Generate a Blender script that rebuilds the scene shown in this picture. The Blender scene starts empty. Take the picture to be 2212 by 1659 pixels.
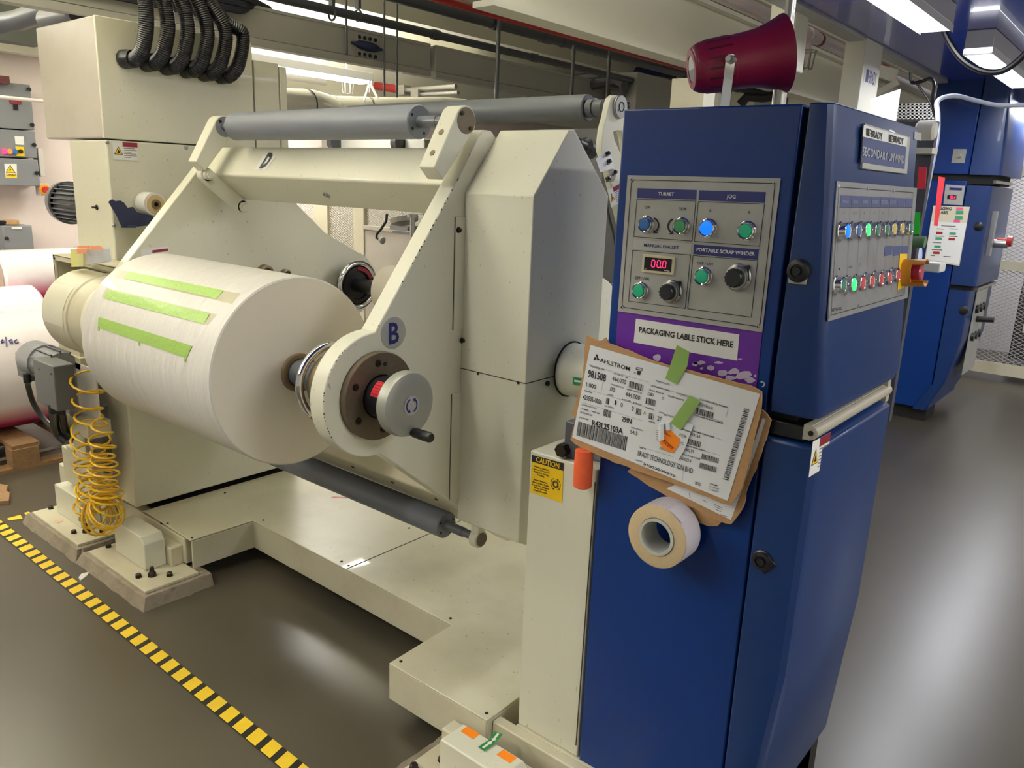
import bpy, bmesh, math, random
from mathutils import Vector, Matrix
random.seed(7)
V = Vector
sc = bpy.context.scene
COL = sc.collection
# ------------------------------------------------------------ camera
ROW = ((0.76635321, 0.64126952, 0.03842074), (0.18504748, -0.16307969, -0.96910394), (-0.61519117, 0.74978558, -0.24364196))
RX, RY, RZ = (V(r) for r in ROW)
FPX, CX, CY, EYE = 1715.2, 1106.0, 829.5, V((0, 0, 1.55))
cam = bpy.data.cameras.new('camera'); cam_o = bpy.data.objects.new('camera', cam); COL.objects.link(cam_o)
cam.sensor_width = 36; cam.lens = FPX / 2212 * 36; cam.clip_start = 0.02; cam.clip_end = 100
cm = Matrix((RX, -RY, -RZ)).transposed().to_4x4(); cm.translation = EYE
cam_o.matrix_world = cm; sc.camera = cam_o
# ------------------------------------------------------------ world, lights, exposure
sc.view_settings.view_transform = 'Standard'; sc.view_settings.look = 'None'
sc.view_settings.gamma = 1; sc.view_settings.use_curve_mapping = False
sc.view_settings.exposure = 0.42
sc.cycles.use_denoising = True
sc.cycles.max_bounces = 6
sc.cycles.sample_clamp_indirect = 4
w = bpy.data.worlds.new('world'); sc.world = w; w.use_nodes = True
w.node_tree.nodes['Background'].inputs[0].default_value = (.80, .82, .74, 1)
w.node_tree.nodes['Background'].inputs[1].default_value = .3
def area(name, loc, sx, sy, power, col=(1, .975, .9), rot=(0, 0, 0)):
    l = bpy.data.lights.new(name, 'AREA'); l.shape = 'RECTANGLE'; l.size = sx; l.size_y = sy
    l.energy = power; l.color = col
    o = bpy.data.objects.new(name, l); COL.objects.link(o); o.location = loc; o.rotation_euler = rot
    return o
# fluorescent rows of the hall, plus added fill lights (size_y runs along the machine line, world y)
for y in (-2.6, -0.9): area('tube_and_fill_light', (-4.1, y, 2.8), .3, 1.3, 38)
for y in (-2.6, -0.9): area('tube_and_fill_light', (-1.9, y, 2.8), .3, 1.3, 34)
area('tube_and_fill_light', (.7, -1.5, 2.8), .3, 1.3, 130)
area('tube_and_fill_light', (-.7, -1.9, 2.8), .3, 1.3, 46)
for y in (1.2, 4.2): area('tube_and_fill_light', (2.3, y, 2.8), .3, 1.3, 55, (.95, .96, 1))  # unseen lamps added to brighten the right wall and the door faces
area('tube_and_fill_light', (-5.3, 1.0, 2.4), .25, 1.3, 9)
area('tube_and_fill_light', (-5.28, 3.83, 2.28), .22, 1.2, 40)
area('ceiling_fill_light', (-5.28, 3.83, 2.38), .22, 1.2, 90, rot=(math.pi, 0, 0))  # upward spill of the left lamp, strengthened to brighten the ceiling
for x, y, e in ((-4.1, -1.6, 120), (-1.9, -1.6, 150), (-.6, -.4, 80), (2.3, 2.6, 70), (-5.3, .6, 70), (-3.2, .4, 110), (-1.6, 1.0, 90)): area('ceiling_fill_light', (x, y, 2.5), .3, 1.3, e, rot=(math.pi, 0, 0))  # unseen upward fill lights added to brighten the ceiling
for y, e in ((3.12, 9), (5.12, 12), (7.0, 14), (8.9, 14)):
    area('tube_and_fill_light', (-.92, y, 2.215), .1, 1.2, e, (.93, .94, 1))
area('tube_and_fill_light', (-.2, 12, 2.6), .5, 3.0, 70, (.93, .94, 1))
area('tube_and_fill_light', (1.4, 7.5, 2.4), .25, 1.3, 26, (.93, .94, 1))

# ------------------------------------------------------------ projection helpers (ray of a picture point met with a real plane)
def ray(px, py): return RX * (px - CX) + RY * (py - CY) + RZ * FPX
def at(px, py, ax, v):
    d = ray(px, py); i = 'xyz'.index(ax)
    return EYE + d * ((v - EYE[i]) / d[i])
class Plane:
    def __init__(s, p, n, u=None):
        s.p = V(p); s.n = V(n).normalized(); s.zm = (0, 0, 1)
    def zoom(s, ox, oy, k): q = Plane(s.p, s.n); q.zm = (ox, oy, k); return q
    def __call__(s, a, b, lift=0.0):
        d = ray(s.zm[0] + a / s.zm[2], s.zm[1] + b / s.zm[2]); p0 = s.p + s.n * lift
        return EYE + d * ((p0 - EYE).dot(s.n) / d.dot(s.n))
def PY(v): return Plane((0, v, 0), (0, -1, 0))
def PX(v): return Plane((v, 0, 0), (1, 0, 0))
def PZ(v): return Plane((0, 0, v), (0, 0, 1))
# ------------------------------------------------------------ mesh builder
FONT = {}
def glyphs(body, bold):
    k = (body, bold)
    if k not in FONT:
        c = bpy.data.curves.new('lettering', 'FONT'); c.body = body; c.resolution_u = 2
        c.offset = bold
        o = bpy.data.objects.new('lettering', c); m = o.to_mesh()
        FONT[k] = ([v.co.copy() for v in m.vertices], [tuple(p.vertices) for p in m.polygons])
        o.to_mesh_clear(); bpy.data.objects.remove(o); bpy.data.curves.remove(c)
    return FONT[k]
CAP = max(v.y for v in glyphs('H', 0)[0])
class B:
    def __init__(s): s.bm = bmesh.new(); s.mi = 0
    def face(s, vs):
        try: f = s.bm.faces.new(vs); f.material_index = s.mi; return f
        except ValueError: return None
    def poly(s, pts): return s.face([s.bm.verts.new(p) for p in pts])
    def extr(s, pts, d):
        """closed outline pushed along d"""
        d = V(d); a = [s.bm.verts.new(p) for p in pts]; b = [s.bm.verts.new(V(p) + d) for p in pts]
        n = len(pts); s.face(a[::-1]); s.face(b)
        for i in range(n): s.face([a[i], a[(i + 1) % n], b[(i + 1) % n], b[i]])
        return s
    def box(s, x0, x1, y0, y1, z0, z1):
        return s.extr([(x0, y0, z0), (x1, y0, z0), (x1, y1, z0), (x0, y1, z0)], (0, 0, z1 - z0))
    def prism(s, pts, ax, a, b):
        f = {'x': lambda p, q: (a, p, q), 'y': lambda p, q: (p, a, q), 'z': lambda p, q: (p, q, a)}[ax]
        d = {'x': (b - a, 0, 0), 'y': (0, b - a, 0), 'z': (0, 0, b - a)}[ax]
        return s.extr([f(*p) for p in pts], d)
    def basis(s, d):
        d = V(d).normalized(); u = d.orthogonal().normalized()
        if abs(d.z) < .99: u = V((0, 0, 1)).cross(d).normalized()
        return d, u, d.cross(u)
    def lathe(s, o, d, prof, n=28, a0=0, a1=2 * math.pi, close=True):
        """prof: (distance along d, radius)"""
        o = V(o); d, u, v = s.basis(d); rings = []; full = abs(a1 - a0 - 2 * math.pi) < 1e-6
        m = n if full else n + 1
        for t, r in prof:
            rings.append([s.bm.verts.new(o + d * t + (u * math.cos(a0 + (a1 - a0) * i / n) + v * math.sin(a0 + (a1 - a0) * i / n)) * r) for i in range(m)])
        for a, b in zip(rings, rings[1:]):
            for i in range(n): s.face([a[i], a[(i + 1) % m], b[(i + 1) % m], b[i]])
        if close and full:
            s.face(rings[0][::-1]); s.face(rings[-1])
        return s
    def cyl(s, p, q, r, r2=None, n=24, bev=0):
        p, q = V(p), V(q); L = (q - p).length; r2 = r if r2 is None else r2
        pr = [(0, r), (L, r2)] if not bev else [(0, r - bev), (bev, r), (L - bev, r2), (L, r2 - bev)]
        return s.lathe(p, q - p, pr, n)
    def pipe(s, p, q, ro, ri, n=24):
        p, q = V(p), V(q); L = (q - p).length
        return s.lathe(p, q - p, [(0, ri), (0, ro), (L, ro), (L, ri), (0, ri)], n, close=False)
    def torus(s, o, d, R, r, n=32, k=10):
        return s.lathe(o, d, [(r * math.sin(2 * math.pi * j / k), R + r * math.cos(2 * math.pi * j / k)) for j in range(k + 1)], n, close=False)
    def tube(s, pts, r, n=8, cap=True):
        pts = [V(p) for p in pts]; rings = []; u = None
        for i, p in enumerate(pts):
            t = (pts[min(i + 1, len(pts) - 1)] - pts[max(i - 1, 0)]).normalized()
            if u is None: u = t.orthogonal().normalized()
            u = (u - t * u.dot(t)).normalized(); v = t.cross(u)
            rr = r(i) if callable(r) else r
            rings.append([s.bm.verts.new(p + (u * math.cos(2 * math.pi * j / n) + v * math.sin(2 * math.pi * j / n)) * rr) for j in range(n)])
        for a, b in zip(rings, rings[1:]):
            for j in range(n): s.face([a[j], a[(j + 1) % n], b[(j + 1) % n], b[j]])
        if cap: s.face(rings[0][::-1]); s.face(rings[-1])
        return s
    def bar(s, p, q, w, h, up=(0, 0, 1)):
        p, q = V(p), V(q); d = (q - p).normalized(); up = V(up)
        if abs(d.dot(up)) > .99: up = V((1, 0, 0))
        u = d.cross(up).normalized() * w / 2; v = u.cross(d).normalized() * h / 2
        return s.extr([p - u - v, p + u - v, p + u + v, p - u + v], q - p)
    def text(s, body, o, u, v, h, w=None, bold=0.0, al='l'):
        vs, fs = glyphs(body, bold)
        if not vs: return s
        x0 = min(p.x for p in vs); x1 = max(p.x for p in vs); k = h / CAP; kx = k
        if w: kx = w / (x1 - x0)
        sh = {'l': x0, 'c': (x0 + x1) / 2, 'r': x1}[al]
        o, u, v = V(o), V(u), V(v)
        nv = [s.bm.verts.new(o + u * (p.x - sh) * kx + v * p.y * k) for p in vs]
        for f in fs: s.face([nv[i] for i in f])
        return s
    def ptext(s, P, body, za, zb, h, bold=0.0, lift=.0008):
        """lettering on plane P: baseline from picture point za to zb, h cap height in the same picture units"""
        o = P(*za, lift); e = P(*zb, lift); u = (e - o).normalized(); v = P.n.cross(u)
        k = (P(za[0], za[1] - h, lift) - o).length
        return s.text(body, o, u, v, k, (e - o).length, bold)
    def ppoly(s, P, pts, lift=.0005):
        ps = [P(*p, lift) for p in pts]
        c = ps[0]; nn = V((0, 0, 0))
        for i in range(1, len(ps) - 1): nn += (ps[i] - c).cross(ps[i + 1] - c)
        if nn.dot(P.n) < 0: ps.reverse()
        return s.poly(ps)
    def pslab(s, P, pts, t, lift=0.0):
        ps = [P(*p, lift) for p in pts]
        return s.extr(ps, P.n * t)
    def pline(s, P, pts, wd, lift=.0006, closed=False):
        ps = [P(*p, lift) for p in pts]
        if closed: ps.append(ps[0])
        for a, b in zip(ps, ps[1:]):
            t = (b - a).normalized(); c = P.n.cross(t) * wd / 2
            s.poly([a - c, b - c, b + c, a + c])
        return s
    def disc(s, P, c, r, lift=.0006, n=24, ri=0, a0=0, a1=360):
        c = V(c); u = V((0, 0, 1)) - P.n * P.n.z
        u = (u if u.length > .01 else V((1, 0, 0))).normalized(); v = P.n.cross(u); c = c + P.n * lift
        A = [math.radians(a0 + (a1 - a0) * i / n) for i in range(n + 1)]
        f = lambda a, q: c + (u * math.cos(a) + v * math.sin(a)) * q
        if ri == 0 and a1 - a0 == 360: s.poly([f(a, r) for a in A[:-1]])
        else:
            for a, b in zip(A, A[1:]): s.poly([f(a, ri), f(a, r), f(b, r), f(b, ri)])
        return s
STUFF = {'small_print', 'black_print', 'print', 'barcode', 'rule_lines', 'engraved_lines', 'black_lettering', 'white_lettering', 'heading_lettering', 'brand_print', 'faded_print', 'torn_residue', 'yellow_stripe', 'label_print', 'end_hole', 'cooling_fins', 'fins', 'groove', 'louvre', 'printed_line', 'grille', 'wires', 'cable_hole', 'box_screws', 'led_digits', 'display_print', 'strokes', 'dial_arrows', 'sprinkler_cage', 'header_lettering', 'lettering', 'silver_lettering', 'sticker_print', 'brand_emblem', 'side_knob', 'screw_slot', 'brand_lettering'}
def obj(name, b, mats, parent=None, bevel=0, kind=None, flat=False, label=None, seg=2):
    bm = b.bm; bmesh.ops.remove_doubles(bm, verts=bm.verts, dist=1e-6)
    if not flat: bmesh.ops.recalc_face_normals(bm, faces=bm.faces)
    me = bpy.data.meshes.new(name)
    if parent is not None:
        q = parent
        o0 = V((0, 0, 0))
        while q: o0 += V(q.location); q = q.parent
        bmesh.ops.translate(bm, verts=bm.verts, vec=-o0)
    bm.to_mesh(me); bm.free()
    for m in (mats if isinstance(mats, (list, tuple)) else [mats]): me.materials.append(m)
    o = bpy.data.objects.new(name, me); COL.objects.link(o); o.parent = parent
    if not flat:
        me.polygons.foreach_set('use_smooth', [True] * len(me.polygons)); me.set_sharp_from_angle(angle=math.radians(32))
    if bevel:
        md = o.modifiers.new('bevel', 'BEVEL'); md.width = bevel; md.segments = seg; md.limit_method = 'ANGLE'; md.angle_limit = math.radians(35)
        md.harden_normals = False
    if kind is None and parent is not None and name in STUFF: kind = 'stuff'
    if kind: o['kind'] = kind
    if label: o['label'] = label
    return o
def tag(o, label, cat, group=None, kind=None):
    o['label'] = label; o['category'] = cat
    if group: o['group'] = group
    if kind: o['kind'] = kind
    return o
def thing(name, label, cat, loc=(0, 0, 0), group=None):
    o = bpy.data.objects.new(name, None); COL.objects.link(o); o.location = loc; o.empty_display_size = .05
    return tag(o, label, cat, group)
def single(name, b, mats, label, cat, bevel=0, group=None, flat=False):
    return tag(obj(name, b, mats, None, bevel, flat=flat), label, cat, group)
def struct(name, b, mats, bevel=0): return obj(name, b, mats, None, bevel, kind='structure')
def copy_tree(o, parent=None):
    c = o.copy(); COL.objects.link(c); c.parent = parent
    for ch in [q for q in bpy.data.objects if q.parent == o]: copy_tree(ch, c)
    return c
# ------------------------------------------------------------ materials
def lin(c): return tuple((x / 255 / 12.92 if x / 255 <= .04045 else ((x / 255 + .055) / 1.055) ** 2.4) for x in c) + (1,)
def mat(name, rgb, rough=.5, metal=0, noise=0, scale=6, dark=None, bump=0, bscale=60, coat=0, emit=None, es=0, spec=.5, stretch=None, alpha=1, thr=(.45, .75)):
    m = bpy.data.materials.new(name); m.use_nodes = True; nt = m.node_tree; p = nt.nodes['Principled BSDF']
    c = lin(rgb); p.inputs['Base Color'].default_value = c; p.inputs['Roughness'].default_value = rough
    p.inputs['Metallic'].default_value = metal; p.inputs['Coat Weight'].default_value = coat; p.inputs['Specular IOR Level'].default_value = spec
    if alpha < 1: p.inputs['Alpha'].default_value = alpha
    if emit: p.inputs['Emission Color'].default_value = lin(emit); p.inputs['Emission Strength'].default_value = es
    vec = None
    if noise or bump:
        tc = nt.nodes.new('ShaderNodeTexCoord'); vec = tc.outputs['Object']
        if stretch:
            mp = nt.nodes.new('ShaderNodeMapping'); mp.inputs['Scale'].default_value = stretch
            nt.links.new(vec, mp.inputs['Vector']); vec = mp.outputs[0]
    if noise:
        n = nt.nodes.new('ShaderNodeTexNoise'); n.inputs['Scale'].default_value = scale; n.inputs['Detail'].default_value = 6; n.inputs['Roughness'].default_value = .62
        nt.links.new(vec, n.inputs['Vector'])
        r = nt.nodes.new('ShaderNodeMapRange'); r.inputs[1].default_value, r.inputs[2].default_value = thr
        r.inputs[3].default_value = 0; r.inputs[4].default_value = noise; nt.links.new(n.outputs[0], r.inputs[0])
        x = nt.nodes.new('ShaderNodeMix'); x.data_type = 'RGBA'; x.inputs[6].default_value = c
        x.inputs[7].default_value = lin(dark) if dark else tuple(q * .5 for q in c[:3]) + (1,)
        nt.links.new(r.outputs[0], x.inputs[0]); nt.links.new(x.outputs[2], p.inputs['Base Color'])
    if bump:
        n2 = nt.nodes.new('ShaderNodeTexNoise'); n2.inputs['Scale'].default_value = bscale; n2.inputs['Detail'].default_value = 4
        nt.links.new(vec, n2.inputs['Vector'])
        bp = nt.nodes.new('ShaderNodeBump'); bp.inputs['Strength'].default_value = bump; bp.inputs['Distance'].default_value = .01
        nt.links.new(n2.outputs[0], bp.inputs['Height']); nt.links.new(bp.outputs[0], p.inputs['Normal'])
    return m
def scuff(m, sc_=95, lo=.68, hi=.74, col=(110, 106, 88), amt=.5):
    """small dark scuff marks over a painted surface"""
    nt = m.node_tree; p = nt.nodes['Principled BSDF']
    tc = nt.nodes.new('ShaderNodeTexCoord'); mp = nt.nodes.new('ShaderNodeMapping'); mp.inputs['Scale'].default_value = (1, 1, .55)
    mp.inputs['Rotation'].default_value = (.5, .3, .7); nt.links.new(tc.outputs['Object'], mp.inputs['Vector'])
    n = nt.nodes.new('ShaderNodeTexNoise'); n.inputs['Scale'].default_value = sc_; n.inputs['Detail'].default_value = 3; nt.links.new(mp.outputs[0], n.inputs['Vector'])
    n3 = nt.nodes.new('ShaderNodeTexNoise'); n3.inputs['Scale'].default_value = 2.6; nt.links.new(tc.outputs['Object'], n3.inputs['Vector'])
    a = nt.nodes.new('ShaderNodeMapRange'); a.inputs[1].default_value = lo; a.inputs[2].default_value = hi; a.inputs[4].default_value = amt; nt.links.new(n.outputs[0], a.inputs[0])
    b2 = nt.nodes.new('ShaderNodeMapRange'); b2.inputs[1].default_value = .3; b2.inputs[2].default_value = .62; nt.links.new(n3.outputs[0], b2.inputs[0])
    mu = nt.nodes.new('ShaderNodeMath'); mu.operation = 'MULTIPLY'; nt.links.new(a.outputs[0], mu.inputs[0]); nt.links.new(b2.outputs[0], mu.inputs[1])
    x = nt.nodes.new('ShaderNodeMix'); x.data_type = 'RGBA'; x.inputs[7].default_value = lin(col)
    src = [l for l in nt.links if l.to_socket == p.inputs['Base Color']]
    if src: nt.links.new(src[0].from_socket, x.inputs[6])
    else: x.inputs[6].default_value = p.inputs['Base Color'].default_value
    nt.links.new(mu.outputs[0], x.inputs[0]); nt.links.new(x.outputs[2], p.inputs['Base Color'])
    return m
CREAM = scuff(mat('cream_paint', (224, 222, 202), .38, noise=.22, scale=3, dark=(206, 202, 178), bump=.04, bscale=300, coat=.1))
CREAM2 = scuff(mat('cream_platform_paint', (212, 208, 182), .3, noise=.45, scale=4, dark=(180, 172, 142), bump=.03, bscale=200, coat=.15), 55)
CREAMD = mat('aged_cream_paint', (206, 200, 176), .42, noise=.5, scale=5, dark=(176, 168, 142))
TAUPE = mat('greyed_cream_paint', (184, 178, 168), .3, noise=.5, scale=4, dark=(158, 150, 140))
EDGE = mat('dark_seam_and_chip', (70, 66, 54), .8)  # one dark tone for joints, seams and paint chips
BLUE = mat('cobalt_gloss_paint', (2, 46, 116), .34, coat=.12, spec=.35, noise=.15, scale=5, dark=(5, 50, 114), bump=.015, bscale=30)
BLUE2 = mat('cobalt_door_haze', (12, 46, 102), .34, coat=.12, spec=.5, noise=.2, scale=4, dark=(28, 58, 106))  # greyer copy of the cobalt; door haze is put into the colour
ROLLER = mat('grey_roller_rubber', (108, 112, 122), .42, noise=.2, scale=8, dark=(126, 128, 134))
ROLLERD = mat('dark_grey_roller', (84, 88, 94), .45, noise=.2, scale=8)
SHAFT = mat('grey_shaft', (104, 108, 116), .35, metal=.3)
PAPER = mat('white_paper_roll', (216, 213, 206), .4, bump=.9, bscale=8, stretch=(4.2, 1.1, .9), coat=.15)
PAPEREND = mat('paper_roll_end', (238, 230, 214), .7, noise=.15, scale=30, dark=(236, 226, 206), stretch=(1, 1, 1))
GREENT = mat('green_masking_tape', (134, 170, 72), .42, coat=.08, bump=.2, bscale=80)
CLEART = mat('clear_yellowed_tape', (216, 210, 164), .3, coat=.1, alpha=.5)
STEEL = mat('brushed_steel', (178, 178, 174), .34, metal=.85, noise=.3, scale=60, stretch=(1, 1, 8))
PANEL = mat('aluminium_panel', (178, 178, 174), .42, metal=.25, noise=.4, scale=14, dark=(150, 150, 146), thr=(.4, .7))
PANELD = mat('darker_aluminium_panel', (146, 147, 152), .4, metal=.35, noise=.4, scale=14, dark=(122, 122, 126), thr=(.4, .7))  # darker copy of the aluminium, for the door panel
CHROME = mat('chrome', (225, 225, 228), .07, metal=1)
BRASS = mat('brown_steel', (132, 116, 92), .42, metal=.7, noise=.4, scale=20, dark=(96, 80, 60))
FLANGE = mat('bronze_flange', (112, 100, 84), .5, metal=.55, noise=.4, scale=80, dark=(84, 74, 62))
CAST = mat('cast_aluminium', (158, 158, 150), .42, metal=.35)
BLACK = mat('black_plastic', (22, 23, 27), .35)
BOLT = mat('dark_bolt_steel', (52, 44, 38), .4, metal=.6)
DARK = mat('dark_recess', (20, 19, 18), .8)  # near-black of small dark parts, also painted in as shade inside openings
HOSE = mat('black_corrugated_hose', (24, 26, 34), .3)
RED = mat('red_paint', (172, 36, 36), .4)
REDTX = mat('red_sticker', (208, 36, 48), .5)
MAROON = mat('maroon_sticker', (126, 22, 44), .45)
WHITE = mat('white_vinyl', (236, 236, 232), .4, coat=.2)
LABEL = mat('printed_label_paper', (228, 230, 232), .45, noise=.1, scale=12, dark=(206, 208, 214), bump=.12, bscale=22)
PRINT = mat('black_print', (24, 22, 26), .6)
GREYPR = mat('grey_print', (120, 118, 120), .6)
NAVYPR = mat('navy_print', (24, 34, 110), .5)
NAVYF = mat('faded_navy_print', (66, 76, 124), .5)
YELLOW = mat('safety_yellow', (244, 200, 20), .45)
YTAPE = mat('yellow_floor_tape', (232, 196, 40), .5, noise=.5, scale=9, dark=(196, 164, 60))
BTAPE = mat('black_floor_tape', (22, 20, 18), .45)
CARD = mat('brown_cardboard', (172, 134, 92), .75, noise=.4, scale=30, dark=(146, 108, 70), bump=.2, bscale=140)
CARDE = mat('kraft_paper_edge', (190, 152, 110), .8)
PURPLE = mat('purple_vinyl', (98, 36, 150), .35, coat=.3, noise=.3, scale=10, dark=(80, 24, 124))
ORANGE = mat('orange_sponge_tube', (236, 98, 52), .7, noise=.5, scale=14, dark=(190, 66, 34))
FLUO = mat('fluorescent_orange_label', (255, 138, 20), .5)
CORALL = mat('fluorescent_red_label', (255, 70, 84), .5)
NEONG = mat('fluorescent_green_label', (60, 224, 70), .5)
CONC = mat('rough_concrete', (132, 122, 108), .85, noise=.8, scale=9, dark=(96, 86, 74), bump=.6, bscale=40)
HORN = mat('maroon_horn_plastic', (132, 22, 56), .38, coat=.15)
HORND = mat('dark_maroon_groove', (76, 10, 34), .5)
TAN = mat('tan_paper_edge', (206, 184, 146), .75, noise=.5, scale=120, dark=(190, 164, 122))
GREY = mat('grey_enamel', (120, 122, 128), .4)
DGREY = mat('dark_grey_iron', (72, 74, 80), .45, noise=.3, scale=8)
DPIPE = mat('dark_grey_pipe', (58, 62, 70), .42, coat=.1)
TRAY = mat('grey_tray_paint', (160, 160, 154), .45)
YHOSE = mat('yellow_coil_hose', (226, 178, 24), .3, coat=.3)
NAVY = mat('navy_steel', (22, 32, 70), .4)
WALL = mat('pinkish_white_wall', (222, 208, 202), .6, noise=.15, scale=3)
WALLB = mat('cream_wall', (214, 210, 190), .6)
BEAM = mat('cream_beam_paint', (196, 192, 174), .45, noise=.35, scale=4, dark=(182, 176, 150), bump=.25, bscale=26)  # mottled cream, set darker so the sloped beam side looks lit
BEAMW = mat('ivory_and_lit_beam_paint', (234, 232, 214), .45)  # ivory parts, and the beam side whose light is put into the colour
CEIL = mat('cream_ceiling', (218, 214, 194), .6, noise=.3, scale=2, dark=(200, 194, 170))
LIT = mat('fluorescent_tube', (255, 255, 255), .5, emit=(255, 252, 240), es=5)
LITC = mat('cool_fluorescent_tube', (255, 255, 255), .5, emit=(240, 244, 255), es=5)
GBTN = mat('green_button', (24, 156, 116), .3, coat=.4, emit=(10, 150, 110), es=.12)
GLIT = mat('lit_green_button', (60, 240, 120), .3, emit=(40, 240, 110), es=1.0)
GDIM = mat('dim_green_button', (60, 128, 112), .3, coat=.4)
BBTN = mat('blue_button', (44, 104, 176), .3, coat=.4)
BLIT = mat('lit_blue_button', (20, 120, 250), .3, emit=(10, 110, 250), es=.8)
BDIM = mat('dim_blue_button', (84, 110, 176), .3, coat=.4)
RBTN = mat('red_button', (206, 70, 84), .3, coat=.4)
YBTN = mat('yellow_button', (220, 200, 110), .3, coat=.4)
LED = mat('red_led_digits', (255, 40, 90), .4, emit=(255, 40, 90), es=2.2)
WRAP = mat('clear_stretch_wrap', (238, 226, 226), .2, coat=.6, noise=.0, bump=.5, bscale=9)
PINK = mat('pink_wrapped_core', (214, 96, 140), .25, coat=.6, bump=.4, bscale=9)
WOOD = mat('pallet_wood', (128, 98, 66), .8, noise=.6, scale=12, dark=(92, 66, 42), stretch=(1, 8, 8))
MESHM = mat('cream_mesh_metal', (214, 206, 190), .5)
# wrapped roll: white film over a pink foot sheet (two real colours met at a height)
def wrapmat(name, lo, hi):
    m = mat(name, (232, 224, 226), .22, coat=.6, bump=.55, bscale=8); nt = m.node_tree; p = nt.nodes['Principled BSDF']
    g = nt.nodes.new('ShaderNodeNewGeometry'); sx = nt.nodes.new('ShaderNodeSeparateXYZ'); nt.links.new(g.outputs['Position'], sx.inputs[0])
    r = nt.nodes.new('ShaderNodeMapRange'); r.inputs[1].default_value = lo; r.inputs[2].default_value = hi; nt.links.new(sx.outputs[2], r.inputs[0])
    x = nt.nodes.new('ShaderNodeMix'); x.data_type = 'RGBA'; x.inputs[6].default_value = lin((214, 64, 120)); x.inputs[7].default_value = lin((236, 228, 230))
    nt.links.new(r.outputs[0], x.inputs[0]); nt.links.new(x.outputs[2], p.inputs['Base Color']); return m
def floor_mat():
    m = bpy.data.materials.new('epoxy_floor'); m.use_nodes = True; nt = m.node_tree; p = nt.nodes['Principled BSDF']
    tc = nt.nodes.new('ShaderNodeTexCoord')
    n = nt.nodes.new('ShaderNodeTexNoise'); n.inputs['Scale'].default_value = .9; n.inputs['Detail'].default_value = 5; nt.links.new(tc.outputs['Object'], n.inputs['Vector'])
    x = nt.nodes.new('ShaderNodeMix'); x.data_type = 'RGBA'; x.inputs[6].default_value = lin((58, 53, 45)); x.inputs[7].default_value = lin((80, 75, 64)); nt.links.new(n.outputs[0], x.inputs[0])
    nt.links.new(x.outputs[2], p.inputs['Base Color'])
    mp = nt.nodes.new('ShaderNodeMapping'); mp.inputs['Scale'].default_value = (1, 3.5, 1); nt.links.new(tc.outputs['Object'], mp.inputs['Vector'])
    n2 = nt.nodes.new('ShaderNodeTexNoise'); n2.inputs['Scale'].default_value = 1.6; n2.inputs['Detail'].default_value = 2; nt.links.new(mp.outputs[0], n2.inputs['Vector'])
    r = nt.nodes.new('ShaderNodeMapRange'); r.inputs[3].default_value = .2; r.inputs[4].default_value = .42; nt.links.new(n2.outputs[0], r.inputs[0]); p.inputs['Roughness'].default_value = .3
    n4 = nt.nodes.new('ShaderNodeTexNoise'); n4.inputs['Scale'].default_value = 3.5; n4.inputs['Detail'].default_value = 2; nt.links.new(tc.outputs['Object'], n4.inputs['Vector'])
    bp = nt.nodes.new('ShaderNodeBump'); bp.inputs['Strength'].default_value = .05; bp.inputs['Distance'].default_value = .01; nt.links.new(n4.outputs[0], bp.inputs['Height']); nt.links.new(bp.outputs[0], p.inputs['Normal'])
    p.inputs['Specular IOR Level'].default_value = .6
    return m
FLOOR = floor_mat()
# ============================================================ SETTING
b = B(); b.poly([(-14, -6, 0), (6, -6, 0), (6, 16, 0), (-14, 16, 0)]); struct('floor', b, FLOOR)
b = B(); b.box(-14, 4, -6, 14, 3.1, 3.2); struct('ceiling', b, CEIL)
b = B(); b.box(-6.3, -6.2, -6, 14, 0, 3.1); struct('wall_left', b, WALL)
b = B(); b.box(4, 4.1, -6, 14, 0, 3.1); struct('wall_right_blocker', b, WALLB)  # unseen wall, added to keep world light off the faces turned right
b = B(); b.box(-14, 4, 13.9, 14, 0, 3.1); struct('wall_back', b, WALLB)
n_tr = 0
def trim(b, m, bev=0):
    global n_tr; n_tr += 1
    return struct('trim_%d' % n_tr, b, m, bev)
# big ceiling beams along the machine line
z0 = 2.3
def zx(px, py, z): return at(px, py, 'z', z).x
xa, xb_ = -2.56, -2.265
b = B(); b.box(xa, xb_, -3, 13.8, z0, 3.1); trim(b, BEAM, .012)
b = B(); b.box(xb_ - .01, xb_ + .02, -3, 13.8, z0 - .014, z0 + .012); trim(b, BEAMW)
x2 = zx(1290, 0, 2.46)
b = B(); b.prism([(xb_ + .012, z0 + .02), (x2, 2.46), (x2, 3.1), (xb_ + .012, 3.1)], 'y', -3, 13.8); trim(b, BEAMW)  # lighter colour stands in for light on the beam's sloped side
for pa, pb in ((1338, 1362), (1436, 1458), (1545, 1640)):
    c0_, c1_ = zx(pa, 0, 2.5), zx(pb, 0, 2.5)
    b = B(); b.box(c0_, c1_, -3, 13.8, 2.5, 2.53 if pb - pa < 40 else 3.1)
    if pb - pa < 40: b.box(c0_, c0_ + .012, -3, 13.8, 2.5, 3.1)
    trim(b, BEAMW, .004)
for y in (2.2, 4.1, 5.9, 8.0, 10.4):
    b = B(); b.box(-6.2, xa, y, y + .22, 2.78, 3.1); trim(b, BEAM)
for x in (-5.6, -4.6): b = B(); b.box(x, x + .2, -3, 13.8, 2.62, 3.1); trim(b, BEAMW)
b = B(); b.box(-6.2, -6.05, -3, 13.8, 1.98 + .28, 2.55); trim(b, BEAMW)
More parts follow.
